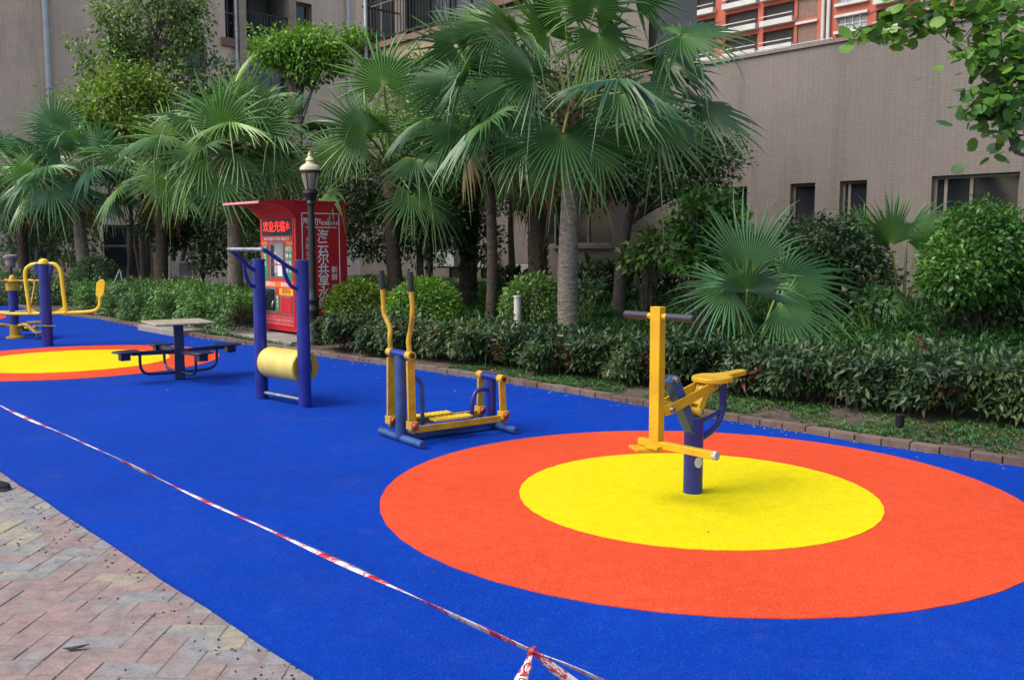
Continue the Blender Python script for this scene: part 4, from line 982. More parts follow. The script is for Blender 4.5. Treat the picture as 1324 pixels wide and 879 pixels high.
t = empty('barrier_tape', (knot.x, knot.y, 0), 'red and white barrier tape stretched low across the blue surface, knotted at the bottom edge', 'tape')
main = catmull(ctrl, 24)
tape_mesh([ribbon(main, lambda L: .036+.005*math.sin(L*2.3), lambda L: .5+.35*math.sin(L*1.9)+.25*math.sin(L*4.7)), ribbon(catmull(right, 20), lambda L: .020+min(L, .12)*.20, lambda L: .5+.3*math.sin(L*6), u0=.08)], 'tape_strip', t, t.location)
kv = knot
m = MB(); m.lathe([(.001, -.014), (.009, -.009), (.012, 0), (.009, .009), (.001, .014)], (0, 0, tz+.01), 12, axis=(.8, -.5, .1))
m.tube([V((-.010, .004, tz-.002)), V((0, -.009, tz+.01)), V((.009, .004, tz+.02))], .006, 8)
ko = m.build('knot', M['red_cap'], t)
camd = V((0, -1, .45)).normalized()
tail1 = [kv, kv+V((-.015, -.01, -.04)), kv+V((-.036, -.025, -.09)), kv+V((-.048, -.04, -.16)), kv+V((-.04, -.05, -.21))]
tail2 = [kv, kv+V((.06, -.035, -.035)), kv+V((.12, -.07, -.065)), kv+V((.20, -.12, -.11)), kv+V((.26, -.16, -.17))]
tape_mesh([ribbon(catmull(tail1, 6), lambda L: .012+min(.038, L*.42), lambda L: .15, u0=.17, per=.5)], 'tape_tail', t, t.location)
tape_mesh([ribbon(catmull(tail2, 6), lambda L: .010+min(.040, L*.5), lambda L: 1.2, u0=.17, per=.6)], 'tape_tail', t, t.location)
# printed words on the two tails
e = camd; p1 = kv+V((-.038, -.03, -.095))+e*.012-V((t.location))
tu = V((-.38, -.12, -.9)).normalized(); tw = e.cross(tu).normalized()
lettering([('CAUTION', .034, p1)], tu, tw, M['red_cap'], t, 'tape_lettering')
for dist, up_ in ((0, 0),):
    pass
far_end = main[0]; near_end = right[-1]
for p in (far_end, near_end):
    tt_ = empty('tape_stake', (p.x, p.y, 0), 'thin steel stake on the blue surface holding up the %s end of the barrier tape' % ('far' if p is far_end else 'near'), 'stake', 'stakes holding the tape')
    m = MB(); m.tube([(0, 0, 0), (0, 0, p.z+.12)], .012, 8); m.build('rod', M['steel'], tt_); m = MB(); m.lathe([(.11, 0), (.11, .02), (.02, .03)], (0, 0, 0), 16); m.build('foot', M['black_iron'], tt_)

# ------------------------------------------------------------------ shoe, fallen leaf, crumbs
sh = G(-8, 634, -.022); t = empty('shoe', (sh.x, sh.y, -.022), 'toe of a black shoe on the pavers at the left edge', 'shoe', rz=R(8))
def shoe_mesh(prof, z0, z1, f=1):
    m = MB(); n = 14; rows = []
    for x, w, h in prof:
        rows.append([V((x, w*f*math.cos(math.pi*k/(n-1)), z0+(h)*max(0, math.sin(math.pi*k/(n-1)))**.7)) for k in range(n)])
    vs = [v for r_ in rows for v in r_]; fs = [(i*n+k, i*n+k+1, (i+1)*n+k+1, (i+1)*n+k) for i in range(len(rows)-1) for k in range(n-1)]
    fs += [tuple(range(n)), tuple((len(rows)-1)*n+k for k in range(n-1, -1, -1))]; m.add(vs, fs); return m
pr_s = [(.105, .006, .012), (.10, .026, .03), (.08, .04, .042), (.04, .047, .052), (0, .046, .066), (-.05, .04, .09), (-.10, .037, .10), (-.15, .037, .098), (-.19, .03, .085), (-.20, .01, .03)]
shoe_mesh(pr_s, .014, 0).build('upper', M['shoe'], t)
m = MB(); pts = [(.112, 0), (.105, .03), (.08, .046), (.03, .052), (-.04, .044), (-.12, .042), (-.19, .036), (-.205, 0)]; m.prism(pts+[(x, -y) for x, y in pts[-2:0:-1]], 0, .018); m.build('sole', M['shoe_sole'], t, bevel=.004)
p = G(98, 839, -.018); m = MB(); o_ = [(-.05, 0, .01), (-.02, .012, .003), (.02, .014, .006), (.055, .004, .014), (.02, -.008, .008), (-.02, -.010, .002)]
m.add(o_+[(0, .002, .012)], [(0, 1, 6), (1, 2, 6), (2, 3, 6), (3, 4, 6), (4, 5, 6), (5, 0, 6)]); o = m.build('fallen_leaf', M['dark_slot'], None); o.location = p; o.rotation_euler.z = R(15)
o.modifiers.new('thickness', 'SOLIDIFY').thickness = .002
tag(o, 'dark curled dead leaf lying on the pavers at lower left', 'leaf')
def crumbs(name, pts, mat, size, label=None):
    n = len(pts); rg = np.random.default_rng(5); tpl = (np.array([(0, 0, 0), (1, .4, .1), (.9, 1.2, 0), (-.1, .9, .2), (.4, .6, .6)], float), np.array([(0, 1, 4, 3), (1, 2, 3, 4)]))
    T = rg.normal(size=(n, 3)); T[:, 2] *= .2; Nn = np.tile((0, 0, 1.), (n, 1))+rg.normal(size=(n, 3))*.1
    return tag(scatter(name, tpl, np.array(pts), T, Nn, size*(.4+rg.random(n)*1.2), mat), kind='stuff')
pts = []
for i in range(420):
    s_ = random.uniform(0, 8); n_ = near_n(s_)-abs(random.gauss(0, .22))-.01; p = SN(s_, n_, -.021); pts.append(p[:])
crumbs('rubber_crumbs', pts, M['grip'], .008)
pts = []
for i in range(260):
    s_ = random.uniform(-5, 20); n_ = curb_n(s_)-abs(random.gauss(0, .10))-.01; pts.append(SN(s_, n_, .004)[:])
for i in range(25): s_ = random.uniform(-5, 12); pts.append(SN(s_, random.uniform(3, 7), .012)[:])
crumbs('pale_debris', pts, M['concrete'], .013)
# ------------------------------------------------------------------ fan palms
def fan_leaf(B, hub, t, nref, Rr, seed, amax=R(135), fold=.25, curl=.25, grav=.35, nseg=36, fuse=.38):
    """one pleated fan blade: fused inner part, split tapering tips"""
    r = random.Random(seed); t = V(t).normalized(); n = V(nref); n = (n-t*n.dot(t)).normalized(); b = n.cross(t)
    vs, fs, uv = [], [], []; da = 2*amax/nseg/2
    def pos(rho, a, h, L, g, bend=0):
        x = rho*math.cos(a)*L; y = rho*math.sin(a)*L
        x2, y2 = x, y
        z = h-fold*abs(y)*.9-curl*(x*x if x > 0 else x*x*.4)
        p = hub+(t*x2+b*y2+n*z)*Rr
        q = max(0, rho-fuse*.8); p.z -= g*q*q*Rr*1.3
        if bend: p += (b*math.cos(a)-t*math.sin(a))*bend*q*q*Rr
        return p
    ca = [-amax+2*da*i for i in range(nseg+1)]
    Lf = lambda a: (1-.38*(abs(a)/amax)**2.2)
    rows = (.04, fuse*.5, fuse)
    idx = []
    for i in range(2*nseg+1):
        a = -amax+da*i; h = (.015 if i % 2 else -.013); col = []
        for k, rho in enumerate(rows):
            col.append(len(vs)); vs.append(pos(rho, a, h*(k+.2)*.55, Lf(a), grav)); uv.append((rho, i/2.0))
        idx.append(col)
    for i in range(2*nseg):
        for k in range(2): fs.append((idx[i][k], idx[i][k+1], idx[i+1][k+1], idx[i+1][k]))
    for j in range(nseg):
        a = -amax+da*(2*j+1); L = Lf(a)*r.uniform(.84, 1.07); g = grav*r.uniform(.6, 1.7)+(r.random() < .08)*.9; bd = r.uniform(-.25, .25)
        prev = [idx[2*j][2], idx[2*j+1][2], idx[2*j+2][2]]
        tip = r.uniform(.9, 1.06)
        for k, (rho, wf) in enumerate(((fuse+(tip-fuse)*.35, .80), (fuse+(tip-fuse)*.70, .42), (tip, .04))):
            wa = da*wf*fuse/rho*1.05
            o = len(vs); gg = g*(1 if k < 2 else 1.15)
            vs += [pos(rho, a-wa, -.016*wf, L, gg, bd), pos(rho, a, .018*wf, L, gg, bd), pos(rho, a+wa, -.016*wf, L, gg, bd)]; uv += [(rho, j+.001), (rho, j+.5), (rho, j+.999)]
            fs += [(prev[0], o, o+1, prev[1]), (prev[1], o+1, o+2, prev[2])]; prev = [o, o+1, o+2]
    B.add_uvmesh(vs, fs, uv, 0)
class PB:
    def __init__(s): s.v = []; s.f = []; s.uv = []; s.m = []
    def add_uvmesh(s, vs, fs, uv, mi): o = len(s.v); s.v += vs; s.uv += uv; s.f += [tuple(i+o for i in f) for f in fs]; s.m += [mi]*len(fs)
    def tube(s, pts, r, mi=1, seg=6):
        q = MB(); q.tube(pts, r, seg); s.add_uvmesh([V(x) for x in q.v], q.f, [(.5, .5)]*len(q.v), mi)
    def build(s, name, mats, parent, loc):
        me = bpy.data.meshes.new(name); me.from_pydata([tuple(V(v)-V(loc)) for v in s.v], [], s.f)
        for m in mats: me.materials.append(m)
        me.polygons.foreach_set('material_index', s.m); add_uv_np(me, s.uv)
        me.polygons.foreach_set('use_smooth', [q == 1 for q in s.m]); return link(name, me, mats, parent)
def add_uv_np(me, uvs):
    l = me.uv_layers.new(name='UVMap'); li = np.empty(len(me.loops), np.int32); me.loops.foreach_get('vertex_index', li)
    l.data.foreach_set('uv', np.array(uvs, np.float32)[li].ravel())
def frond(B, start, hub, t, Rr, seed, nref=None, pr=.016, **k):
    start = V(start); hub = V(hub); out = V((hub.x-start.x, hub.y-start.y, 0)); d = (hub-start).length
    up0 = (start+(hub-start)*.45)+Z*(d*.10); pts = catmull([start, up0, hub], 5)
    B.tube(pts, [pr*1.5+(pr*.7-pr*1.5)*i/(len(pts)-1) for i in range(len(pts))])
    if nref is None: nref = Z+(out.normalized() if out.length > .05 else V((0, -.3, 0)))*.8
    fan_leaf(B, hub, t, nref, Rr, seed, **k)
def crown_fronds(B, c, n, Lp, Rr, seed, el0=78, el1=-42, skip=(), spread=1.0, pr=.016, **k):
    r = random.Random(seed)
    for i in range(n):
        if i in skip: continue
        f = i/(n-1.0); el = R(el0+(el1-el0)*f**.9+r.uniform(-8, 8)); az = i*2.39996+r.uniform(-.3, .3)+seed
        L = Lp*r.uniform(.8, 1.15)*(.85+.3*math.sin(math.pi*f)); d = V((math.cos(az)*math.cos(el), math.sin(az)*math.cos(el), math.sin(el)))
        hub = V(c)+d*L-Z*L*.08*f; bend = R(r.uniform(6, 30)+16*f)
        e2 = max(el-bend, R(-86)); t = V((math.cos(az)*math.cos(e2), math.sin(az)*math.cos(e2), math.sin(e2)))
        t = (t+V((r.uniform(-.22, .22), r.uniform(-.22, .22), 0))).normalized()
        nr = Z+V((math.cos(az), math.sin(az), 0))*(.8)+V((r.uniform(-.45, .45), r.uniform(-.45, .45), 0))
        frond(B, V(c)+V((d.x*.05, d.y*.05, 0)), hub, t, Rr*r.uniform(.85, 1.1), seed*100+i, nr, pr, fold=r.uniform(.1, .38), curl=r.uniform(.05, .25), grav=r.uniform(.05, .20)+.08*f, **k)
def trunk(name, p0, p1, r0, r1, mat, parent, loc, rings=0, lean=0, seed=0, boots=False):
    r = random.Random(seed); p0 = V(p0); p1 = V(p1); n = 44; pts = []; rs = []
    for i in range(n+1):
        k = i/n; p = p0.lerp(p1, k); p.x += .03*math.sin(k*5+seed)+lean*math.sin(k*math.pi); pts.append(p)
        q = r0+(r1-r0)*k+(.35*r0*math.exp(-k*14)); q *= 1+(.035*(1 if i % 2 else -1) if rings else 0)+r.uniform(-.02, .02); rs.append(q)
    m = MB(); m.tube(pts, rs, 18)
    if boots:
        for i in range(150):
            k = r.random()**.8; p = p0.lerp(p1, k); an = r.uniform(0, 6.28); d = V((math.cos(an), math.sin(an), 0)); rr = r0+(r1-r0)*k
            w = r.uniform(.02, .04); L = r.uniform(.06, .15); s_ = V((-d.y, d.x, 0)); a0 = p+d*rr*.8
            m.add([a0-s_*w, a0+s_*w, a0+d*L*.8+Z*L+s_*w*.5, a0+d*L*.8+Z*L-s_*w*.5, a0+Z*L*.4+d*.0-s_*w, a0+Z*L*.4+s_*w], [(0, 1, 2, 3), (4, 3, 2, 5), (0, 3, 4), (1, 5, 2)])
    return m.build(name, mat, parent, local=loc)
def fibre(p, r, h, parent, loc, seed=0):
    rr = random.Random(seed); m = MB(); m.tube([V(p)-Z*h*.7, V(p)-Z*h*.2, V(p)+Z*h*.5], [r*1.0, r*1.25, r*.6], 12)
    for i in range(46):
        an = rr.uniform(0, 6.28); d = V((math.cos(an), math.sin(an), 0)); z = rr.uniform(-.6, .2)*h; L = rr.uniform(.1, .28)
        a0 = V(p)+d*r*.8+Z*z; m.tube([a0, a0+d*L*.35+Z*L*.6, a0+d*L*.9+Z*L*.7], [.022, .014, .005], 5)
    return m.build('leaf_bases', M['fibre'], parent, local=loc)
def palm(px, py_c, Y, n, Lp, Rr, seed, label, trunk_mat='palm_bark', r0=.13, leaf='palm_leaf', group='fan palms in the planting bed', boots=False, px_base=None, lean=0, heroes=(), dead=2, **k):
    c = PT(px, py_c, Y); bx = PT(px_base or px, py_c, Y); s_, n_ = sn(V((bx.x, Y, 0))); zb_ = bed_z(s_, n_)-.03 if n_ > curb_n(s_) else 0
    base = V((bx.x, Y, zb_)); t = empty('fan_palm', base, label, 'palm tree', group)
    top = V((c.x, c.y, c.z-.05))
    tr = trunk('trunk', base-Z*.05, top, r0*1.06, r0*.88, M[trunk_mat], t, base, rings=1, seed=seed, boots=boots, lean=lean)
    fibre(top, r0*.95, .55, t, base, seed)
    HB = PB(); B = PB(); crown_fronds(B, c, n, Lp, Rr, seed, **k)
    for i, (hx, hy, dy, tx, ty, tz_, RR, nr) in enumerate(heroes):
        hub = PT(hx, hy, Y+dy); frond(HB if RR >= 1.15 else B, c, hub, V((tx, ty, tz_)), RR, seed*77+i, V(nr) if nr else None, .02, fold=.14, curl=.10, grav=.11)
    B.build('crown', [M[leaf], M['petiole']], t, base)
    if HB.v: HB.build('young_fronds', [M['palm_leaf_pale'], M['petiole']], t, base)
    if dead:
        D_ = PB(); r = random.Random(seed+5)
        for i in range(dead):
            az = r.uniform(0, 6.28); d = V((math.cos(az), math.sin(az), 0)); hub = c+d*.35-Z*r.uniform(.3, .5)
            frond(D_, c-Z*.1, hub, d*.25-Z, Rr*.8, seed*31+i, d, .013, fold=.5, curl=.1, grav=.3, nseg=22)
        D_.build('dead_frond', [M['dry_leaf'], M['dry_leaf']], t, base)
    return t
CAMN = (0, -1, .35)
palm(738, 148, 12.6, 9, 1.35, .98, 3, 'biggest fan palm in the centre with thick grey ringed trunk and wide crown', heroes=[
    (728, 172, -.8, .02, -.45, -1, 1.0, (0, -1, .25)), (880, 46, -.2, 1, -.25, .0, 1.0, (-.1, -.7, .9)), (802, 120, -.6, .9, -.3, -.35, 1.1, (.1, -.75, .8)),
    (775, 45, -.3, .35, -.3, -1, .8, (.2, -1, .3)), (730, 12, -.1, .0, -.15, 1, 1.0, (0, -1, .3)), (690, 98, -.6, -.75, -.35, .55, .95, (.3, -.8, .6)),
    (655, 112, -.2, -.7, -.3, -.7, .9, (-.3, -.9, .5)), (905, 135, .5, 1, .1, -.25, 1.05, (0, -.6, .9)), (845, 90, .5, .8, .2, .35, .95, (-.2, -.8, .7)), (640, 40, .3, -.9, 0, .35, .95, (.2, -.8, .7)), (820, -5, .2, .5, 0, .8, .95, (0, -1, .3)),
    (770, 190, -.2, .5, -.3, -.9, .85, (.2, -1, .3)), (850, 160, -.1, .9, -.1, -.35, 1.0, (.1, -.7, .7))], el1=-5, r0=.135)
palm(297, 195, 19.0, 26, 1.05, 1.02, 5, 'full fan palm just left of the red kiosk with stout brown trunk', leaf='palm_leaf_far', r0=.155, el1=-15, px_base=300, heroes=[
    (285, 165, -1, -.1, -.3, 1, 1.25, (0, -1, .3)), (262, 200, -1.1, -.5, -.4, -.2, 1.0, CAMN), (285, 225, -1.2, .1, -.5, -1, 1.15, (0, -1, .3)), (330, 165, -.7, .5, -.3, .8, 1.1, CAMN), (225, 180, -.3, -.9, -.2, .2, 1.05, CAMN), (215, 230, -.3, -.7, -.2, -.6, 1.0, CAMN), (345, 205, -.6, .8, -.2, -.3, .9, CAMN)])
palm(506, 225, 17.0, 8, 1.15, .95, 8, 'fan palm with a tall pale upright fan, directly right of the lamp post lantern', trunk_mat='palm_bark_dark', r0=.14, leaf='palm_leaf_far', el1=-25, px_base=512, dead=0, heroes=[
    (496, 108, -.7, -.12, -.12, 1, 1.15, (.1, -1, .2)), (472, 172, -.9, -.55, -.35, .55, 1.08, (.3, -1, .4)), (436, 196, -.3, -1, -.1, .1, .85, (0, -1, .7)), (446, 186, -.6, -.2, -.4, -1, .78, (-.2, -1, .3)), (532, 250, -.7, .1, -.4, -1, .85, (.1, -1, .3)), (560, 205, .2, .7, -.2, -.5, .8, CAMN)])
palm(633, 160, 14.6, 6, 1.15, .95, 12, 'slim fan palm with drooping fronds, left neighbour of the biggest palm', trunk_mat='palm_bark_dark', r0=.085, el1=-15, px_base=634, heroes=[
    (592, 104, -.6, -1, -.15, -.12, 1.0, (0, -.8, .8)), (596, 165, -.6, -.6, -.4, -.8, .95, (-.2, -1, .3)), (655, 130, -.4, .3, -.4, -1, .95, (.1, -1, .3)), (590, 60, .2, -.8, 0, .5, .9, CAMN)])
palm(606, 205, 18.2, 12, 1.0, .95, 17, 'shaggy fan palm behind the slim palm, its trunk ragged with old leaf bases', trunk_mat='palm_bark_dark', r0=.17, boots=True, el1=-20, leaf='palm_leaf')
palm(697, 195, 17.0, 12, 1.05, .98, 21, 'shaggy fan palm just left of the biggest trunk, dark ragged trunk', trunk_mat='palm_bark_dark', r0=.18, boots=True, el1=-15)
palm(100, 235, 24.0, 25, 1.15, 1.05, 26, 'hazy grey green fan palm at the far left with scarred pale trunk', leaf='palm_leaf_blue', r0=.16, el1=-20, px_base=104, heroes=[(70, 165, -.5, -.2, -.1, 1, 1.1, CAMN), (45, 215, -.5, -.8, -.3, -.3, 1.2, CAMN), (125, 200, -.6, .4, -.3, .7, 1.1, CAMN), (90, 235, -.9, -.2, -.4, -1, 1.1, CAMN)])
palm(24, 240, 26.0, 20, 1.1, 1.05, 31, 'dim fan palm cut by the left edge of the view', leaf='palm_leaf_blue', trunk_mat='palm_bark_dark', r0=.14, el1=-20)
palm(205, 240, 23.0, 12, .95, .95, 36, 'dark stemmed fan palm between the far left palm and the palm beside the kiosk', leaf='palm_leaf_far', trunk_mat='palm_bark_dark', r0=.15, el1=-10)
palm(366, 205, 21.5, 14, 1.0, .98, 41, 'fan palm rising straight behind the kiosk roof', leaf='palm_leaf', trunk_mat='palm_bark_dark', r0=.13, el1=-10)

# young stemless palms: every frond its own part
def young(px, py, Y, leaves, label, leaf, group='young stemless fan palms'):
    b0 = PT(px, py, Y); s_, n_ = sn(V((b0.x, b0.y, 0))); base = V((b0.x, b0.y, bed_z(s_, n_)))
    t = empty('young_fan_palm', base, label, 'palm plant', group)
    for i, (hx, hy, dy, tx, ty, tz_, RR, nr, fo) in enumerate(leaves):
        B = PB(); hub = PT(hx, hy, Y+dy); st = base+V((random.uniform(-.05, .05), random.uniform(-.05, .05), 0))
        frond(B, st, hub, V((tx, ty, tz_)), RR, px*7+i, V(nr), .017, fold=fo, curl=.08, grav=.16, nseg=34, fuse=.40, amax=R(100 if i else 72))
        B.build('frond', [M[leaf], M['petiole']], t, base)
    return t
young(966, 446, 10.6, [(968, 352, .1, .06, .05, 1, 1.12, (.0, -1, .1), .05), (966, 376, -.3, -.05, -.72, .62, .82, (0, -.6, .9), .1), (944, 372, -.25, -.85, -.25, -.42, .72, (-.1, -1, .45), .15), (1012, 362, .15, .97, .0, -.05, 1.05, (0, -.8, .6), .15),
    (1008, 392, -.2, .8, -.25, -.42, .85, (.1, -.9, .5), .2), ],
    'large young fan palm with broad blue green fans opening just right of the riding machine', 'palm_leaf_blue')
young(1165, 420, 13.2, [(1152, 318, -.2, -.02, -.05, 1, .98, (.1, -1, .1), .05), (1172, 312, .2, .75, .1, .8, 1.0, (-.9, -.6, .6), .1), (1120, 300, .2, -.7, 0, .6, .6, (.2, -1, .1), .2), (1190, 352, -.3, .8, -.3, -.3, .6, (.1, -.9, .5), .3), (1150, 372, -.5, -.3, -.5, -.7, .6, (0, -1, .4), .3)],
    'upright bright young fan palm in front of the small podium windows', 'palm_leaf')

# ------------------------------------------------------------------ broadleaf trees
def tree(name, base, stems, lumps, n, size, leaf, label, cat='tree', group=None, r0=.08, bark='bark', seed=1, tpl=LEAF, shell=.35, rough=.35, **k):
    base = V(base); t = empty(name, base, label, cat, group); r = random.Random(seed); m = MB()
    for (sx, sy, sz, rr) in stems:
        e = V((sx, sy, sz)); mid = base.lerp(e, .5)+V((r.uniform(-.12, .12), r.uniform(-.12, .12), 0)); pts = catmull([base-Z*.1, mid, e], 8)
        m.tube(pts, [rr*(1.15-.75*i/(len(pts)-1)) for i in range(len(pts))], 10)
    m.build('trunk', M[bark], t, local=base)
    m = MB(); tops = [V(s_[:3]) for s_ in stems]
    for L in lumps:
        c = V(L[:3]); s0 = min(tops, key=lambda q: (q-c).length); a0 = s0.lerp(base, r.uniform(.0, .3))
        for q in range(4):
            e = c+V((r.uniform(-1, 1)*L[3], r.uniform(-1, 1)*L[4], r.uniform(-.6, .9)*L[5]))*.75; mid = a0.lerp(e, .5)+V((0, 0, .1)); pts = catmull([a0, mid, e], 5)
            m.tube(pts, [r0*.35*(1-.8*i/(len(pts)-1)) for i in range(len(pts))], 6)
    m.build('branches', M[bark], t, local=base)
    o = foliage('crown', lumps, n, size, M[leaf], t, base, seed=seed, shell=shell, rough=rough, tpl=tpl, **k); return t
def gz(x, y): s_, n_ = sn(V((x, y, 0))); return bed_z(s_, n_)
def L_(px, py, Y, rx, ry=None, rz=None): p = PT(px, py, Y); return (p.x, p.y, p.z, rx, ry or rx, rz or rx*.8)
def base_at(px, Y): p = PT(px, 400, Y); return V((p.x, p.y, gz(p.x, p.y)))
def st(px, py, Y, r): p = PT(px, py, Y); return (p.x, p.y, p.z, r)
tree('slender_tree', base_at(188, 27), [st(185, 60, 27, .10), st(205, 5, 27, .07), st(150, 90, 27, .06)],
     [L_(150, 50, 27, .65), L_(115, 78, 27, .45), L_(170, 20, 27.3, .8), L_(225, 20, 27, .8), L_(250, 12, 27, .55), L_(120, 105, 26.8, .45), L_(205, -25, 27, 1.3), L_(180, 110, 27, .8), L_(225, 80, 27, .6), L_(160, 70, 27, .6), L_(255, 45, 27, .5), L_(165, 85, 27.2, .7), L_(95, 55, 27, .25), L_(190, 60, 27.4, .6), L_(238, 48, 27, .45), L_(135, 15, 27, .5)], 7800, .15, 'leaf_mid',
     'tall open tree with thin stems in front of the beige wall at upper left', seed=4, shell=.05, rough=.75, group='broadleaf trees')
tree('bushy_tree', base_at(165, 25.5), [st(165, 190, 25.5, .07)], [L_(140, 130, 25.5, 1.1, 1, .55), L_(105, 150, 25.2, .7, .7, .5), L_(170, 105, 25.6, .9, .8, .5), L_(150, 170, 25.2, 1.1, 1, .7), L_(200, 120, 25.6, .6, .6, .45)], 7000, .14, 'leaf_lime',
     'yellow green bushy tree below the tall open tree at upper left', seed=6, shell=.1, rough=.6, group='broadleaf trees')
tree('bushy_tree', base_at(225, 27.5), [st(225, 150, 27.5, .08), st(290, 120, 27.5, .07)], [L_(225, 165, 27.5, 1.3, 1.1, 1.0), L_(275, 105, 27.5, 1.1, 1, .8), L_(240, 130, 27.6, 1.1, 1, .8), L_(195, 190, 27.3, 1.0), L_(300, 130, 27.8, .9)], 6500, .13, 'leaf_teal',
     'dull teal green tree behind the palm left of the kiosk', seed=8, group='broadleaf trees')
tree('bushy_tree', base_at(385, 24.5), [st(390, 100, 24.5, .08)], [L_(365, 62, 24.5, .75, .7, .42), L_(400, 55, 24.5, .8, .7, .45), L_(430, 72, 24.6, .6, .6, .5), L_(345, 72, 24.4, .4, .4, .3), L_(395, 88, 24.6, .7, .6, .45), L_(460, 52, 24.7, .45, .5, .3)], 6500, .13, 'leaf_bright',
     'bright green tree in front of the apartment windows, above the lantern', seed=10, shell=.15, rough=.55, group='broadleaf trees')
tree('bushy_tree', base_at(555, 19.5), [st(555, 120, 19.5, .08)], [L_(560, 90, 19.5, .75, .7, .45), L_(600, 95, 19.8, .7), L_(530, 150, 19.5, .9, .8, .8), L_(575, 160, 19.6, 1.0, .9, .9), L_(560, 220, 19.5, 1.0, .9, .9)], 7500, .12, 'leaf_mid',
     'mid green tree between the slim palm and the tall pale fan', seed=12, group='broadleaf trees')
tree('dark_tree', base_at(800, 15.4), [st(826, 235, 15.4, .115)], [L_(800, 215, 15.5, .75, .8, .45), L_(860, 205, 15.5, .85, .8, .5), L_(915, 205, 15.3, .6, .6, .45), L_(770, 190, 15.7, .8, .8, .5), L_(840, 240, 15.2, .75, .7, .3), L_(900, 240, 15.1, .5, .5, .25), L_(830, 170, 15.7, .8, .8, .5), L_(890, 190, 15.5, .8, .7, .5), L_(780, 235, 15.8, .6, .6, .4)], 16000, .085, 'leaf_dark',
     'dark small leaved tree with leaning trunk right of the biggest palm', seed=14, shell=.3, group='broadleaf trees')
tree('dark_tree', base_at(545, 17.4), [st(545, 230, 17.4, .08)], [L_(540, 230, 17.4, .8, .7, .8), L_(570, 270, 17.2, .7, .6, .6), L_(480, 240, 17.8, .8, .7, .7), L_(545, 300, 17.3, .7, .6, .6), L_(480, 300, 17.6, .8, .6, .6), L_(440, 260, 18.2, .8, .6, .7), L_(600, 250, 18.0, .8, .6, .7), L_(620, 310, 17.8, .5, .5, .5)], 20000, .085, 'leaf_dark',
     'dark dense tree behind the domed shrubs right of the kiosk', seed=16, shell=.3, group='broadleaf trees')
tree('dark_tree', base_at(665, 19.2), [st(665, 200, 19.2, .08)], [L_(660, 180, 19.2, .9, .7, .8), L_(690, 140, 19.2, .9, .7, .9), L_(760, 120, 19.3, 1.0, .7, .9), L_(650, 100, 19.3, .8), L_(740, 200, 19.2, .9, .7, .7), L_(680, 240, 19.2, .7, .6, .6), L_(620, 190, 19.2, .8, .7, .8)], 19000, .09, 'leaf_dark',
     'dark tree filling the gap behind the biggest palm crown', seed=18, shell=.3, group='broadleaf trees')
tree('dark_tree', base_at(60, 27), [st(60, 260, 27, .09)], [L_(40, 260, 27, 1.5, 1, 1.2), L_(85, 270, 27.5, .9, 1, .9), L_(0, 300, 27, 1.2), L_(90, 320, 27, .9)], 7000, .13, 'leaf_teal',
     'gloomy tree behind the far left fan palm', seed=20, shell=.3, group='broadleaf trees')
tree('dark_tree', base_at(255, 24), [st(262, 300, 24, .09)], [L_(250, 270, 24, 1.0, .9, .8), L_(300, 290, 23, .8), L_(330, 270, 22, .8), L_(225, 300, 24, .7), L_(330, 320, 21.5, .5), L_(205, 290, 24, .6), L_(275, 330, 23.5, .6)], 11000, .12, 'leaf_dark',
     'dark tree behind the trunk of the palm left of the kiosk', seed=22, shell=.3, group='broadleaf trees')

# round and loose shrubs
def shrub(px, Y, lumps, n, size, leaf, label, seed, cat='shrub', group='clipped and loose shrubs', shell=.75, rough=.05, core=True, **k):
    b0 = base_at(px, Y); t = empty('shrub', b0, label, cat, group); m = MB()
    if core:
        r = random.Random(seed)
        for L in lumps:
            for q in range(60 if shell > .7 else 12):
                d = V((r.gauss(0, 1), r.gauss(0, 1), abs(r.gauss(0, 1)))).normalized(); e = V(L[:3])+V((d.x*L[3], d.y*L[4], d.z*L[5]))*.85
                m.tube([b0+V((r.uniform(-.1, .1), r.uniform(-.1, .1), 0)), b0.lerp(e, .5)+V((0, 0, .05)), e], [.014, .009, .003], 5)
        m.build('stems', M['bark'], t, local=b0)
    foliage('foliage', lumps, n, size, M[leaf], t, b0, seed=seed, shell=shell, rough=rough, **k); return t
shrub(463, 16.2, [L_(464, 403, 16.2, .60, .5, .54)], 9000, .062, 'leaf_lime', 'yellow green domed shrub immediately right of the red kiosk', 31, shell=.8)
shrub(548, 15.5, [L_(549, 403, 15.5, .64, .55, .55)], 8500, .062, 'leaf_bright', 'domed green shrub between the handles of the elliptical walker and the slim palm', 32, shell=.8)
shrub(690, 14.2, [L_(688, 398, 14.2, .48, .45, .50)], 6000, .065, 'leaf_mid', 'darker domed shrub behind the short white pipe', 33, shell=.8)
shrub(1265, 11.4, [L_(1272, 330, 11.4, .62, .6, .62), L_(1240, 350, 11.2, .45, .5, .42), L_(1310, 335, 11.3, .6, .5, .6), L_(1265, 300, 11.4, .45, .4, .35)], 11000, .078, 'leaf_front', 'big leafy rounded shrub with yellow green tips under the wide window at right', 34, shell=.55, rough=.12)
shrub(1270, 11.5, [L_(1262, 372, 11.6, .7, .6, .45), L_(1320, 385, 11.5, .6, .6, .5)], 5500, .075, 'leaf_dark', 'dark lower shrub mass beneath the rounded shrub at right', 35, shell=.4, rough=.2)
shrub(1075, 13.2, [L_(1060, 310, 13.3, .62, .5, .36), L_(1100, 325, 13.4, .5, .5, .38), L_(1040, 345, 13.2, .6, .5, .4), L_(1110, 360, 13.5, .6, .5, .4)], 8000, .085, 'leaf_dark', 'dark broad shrub between the two young fan palms', 36, shell=.35, rough=.25)
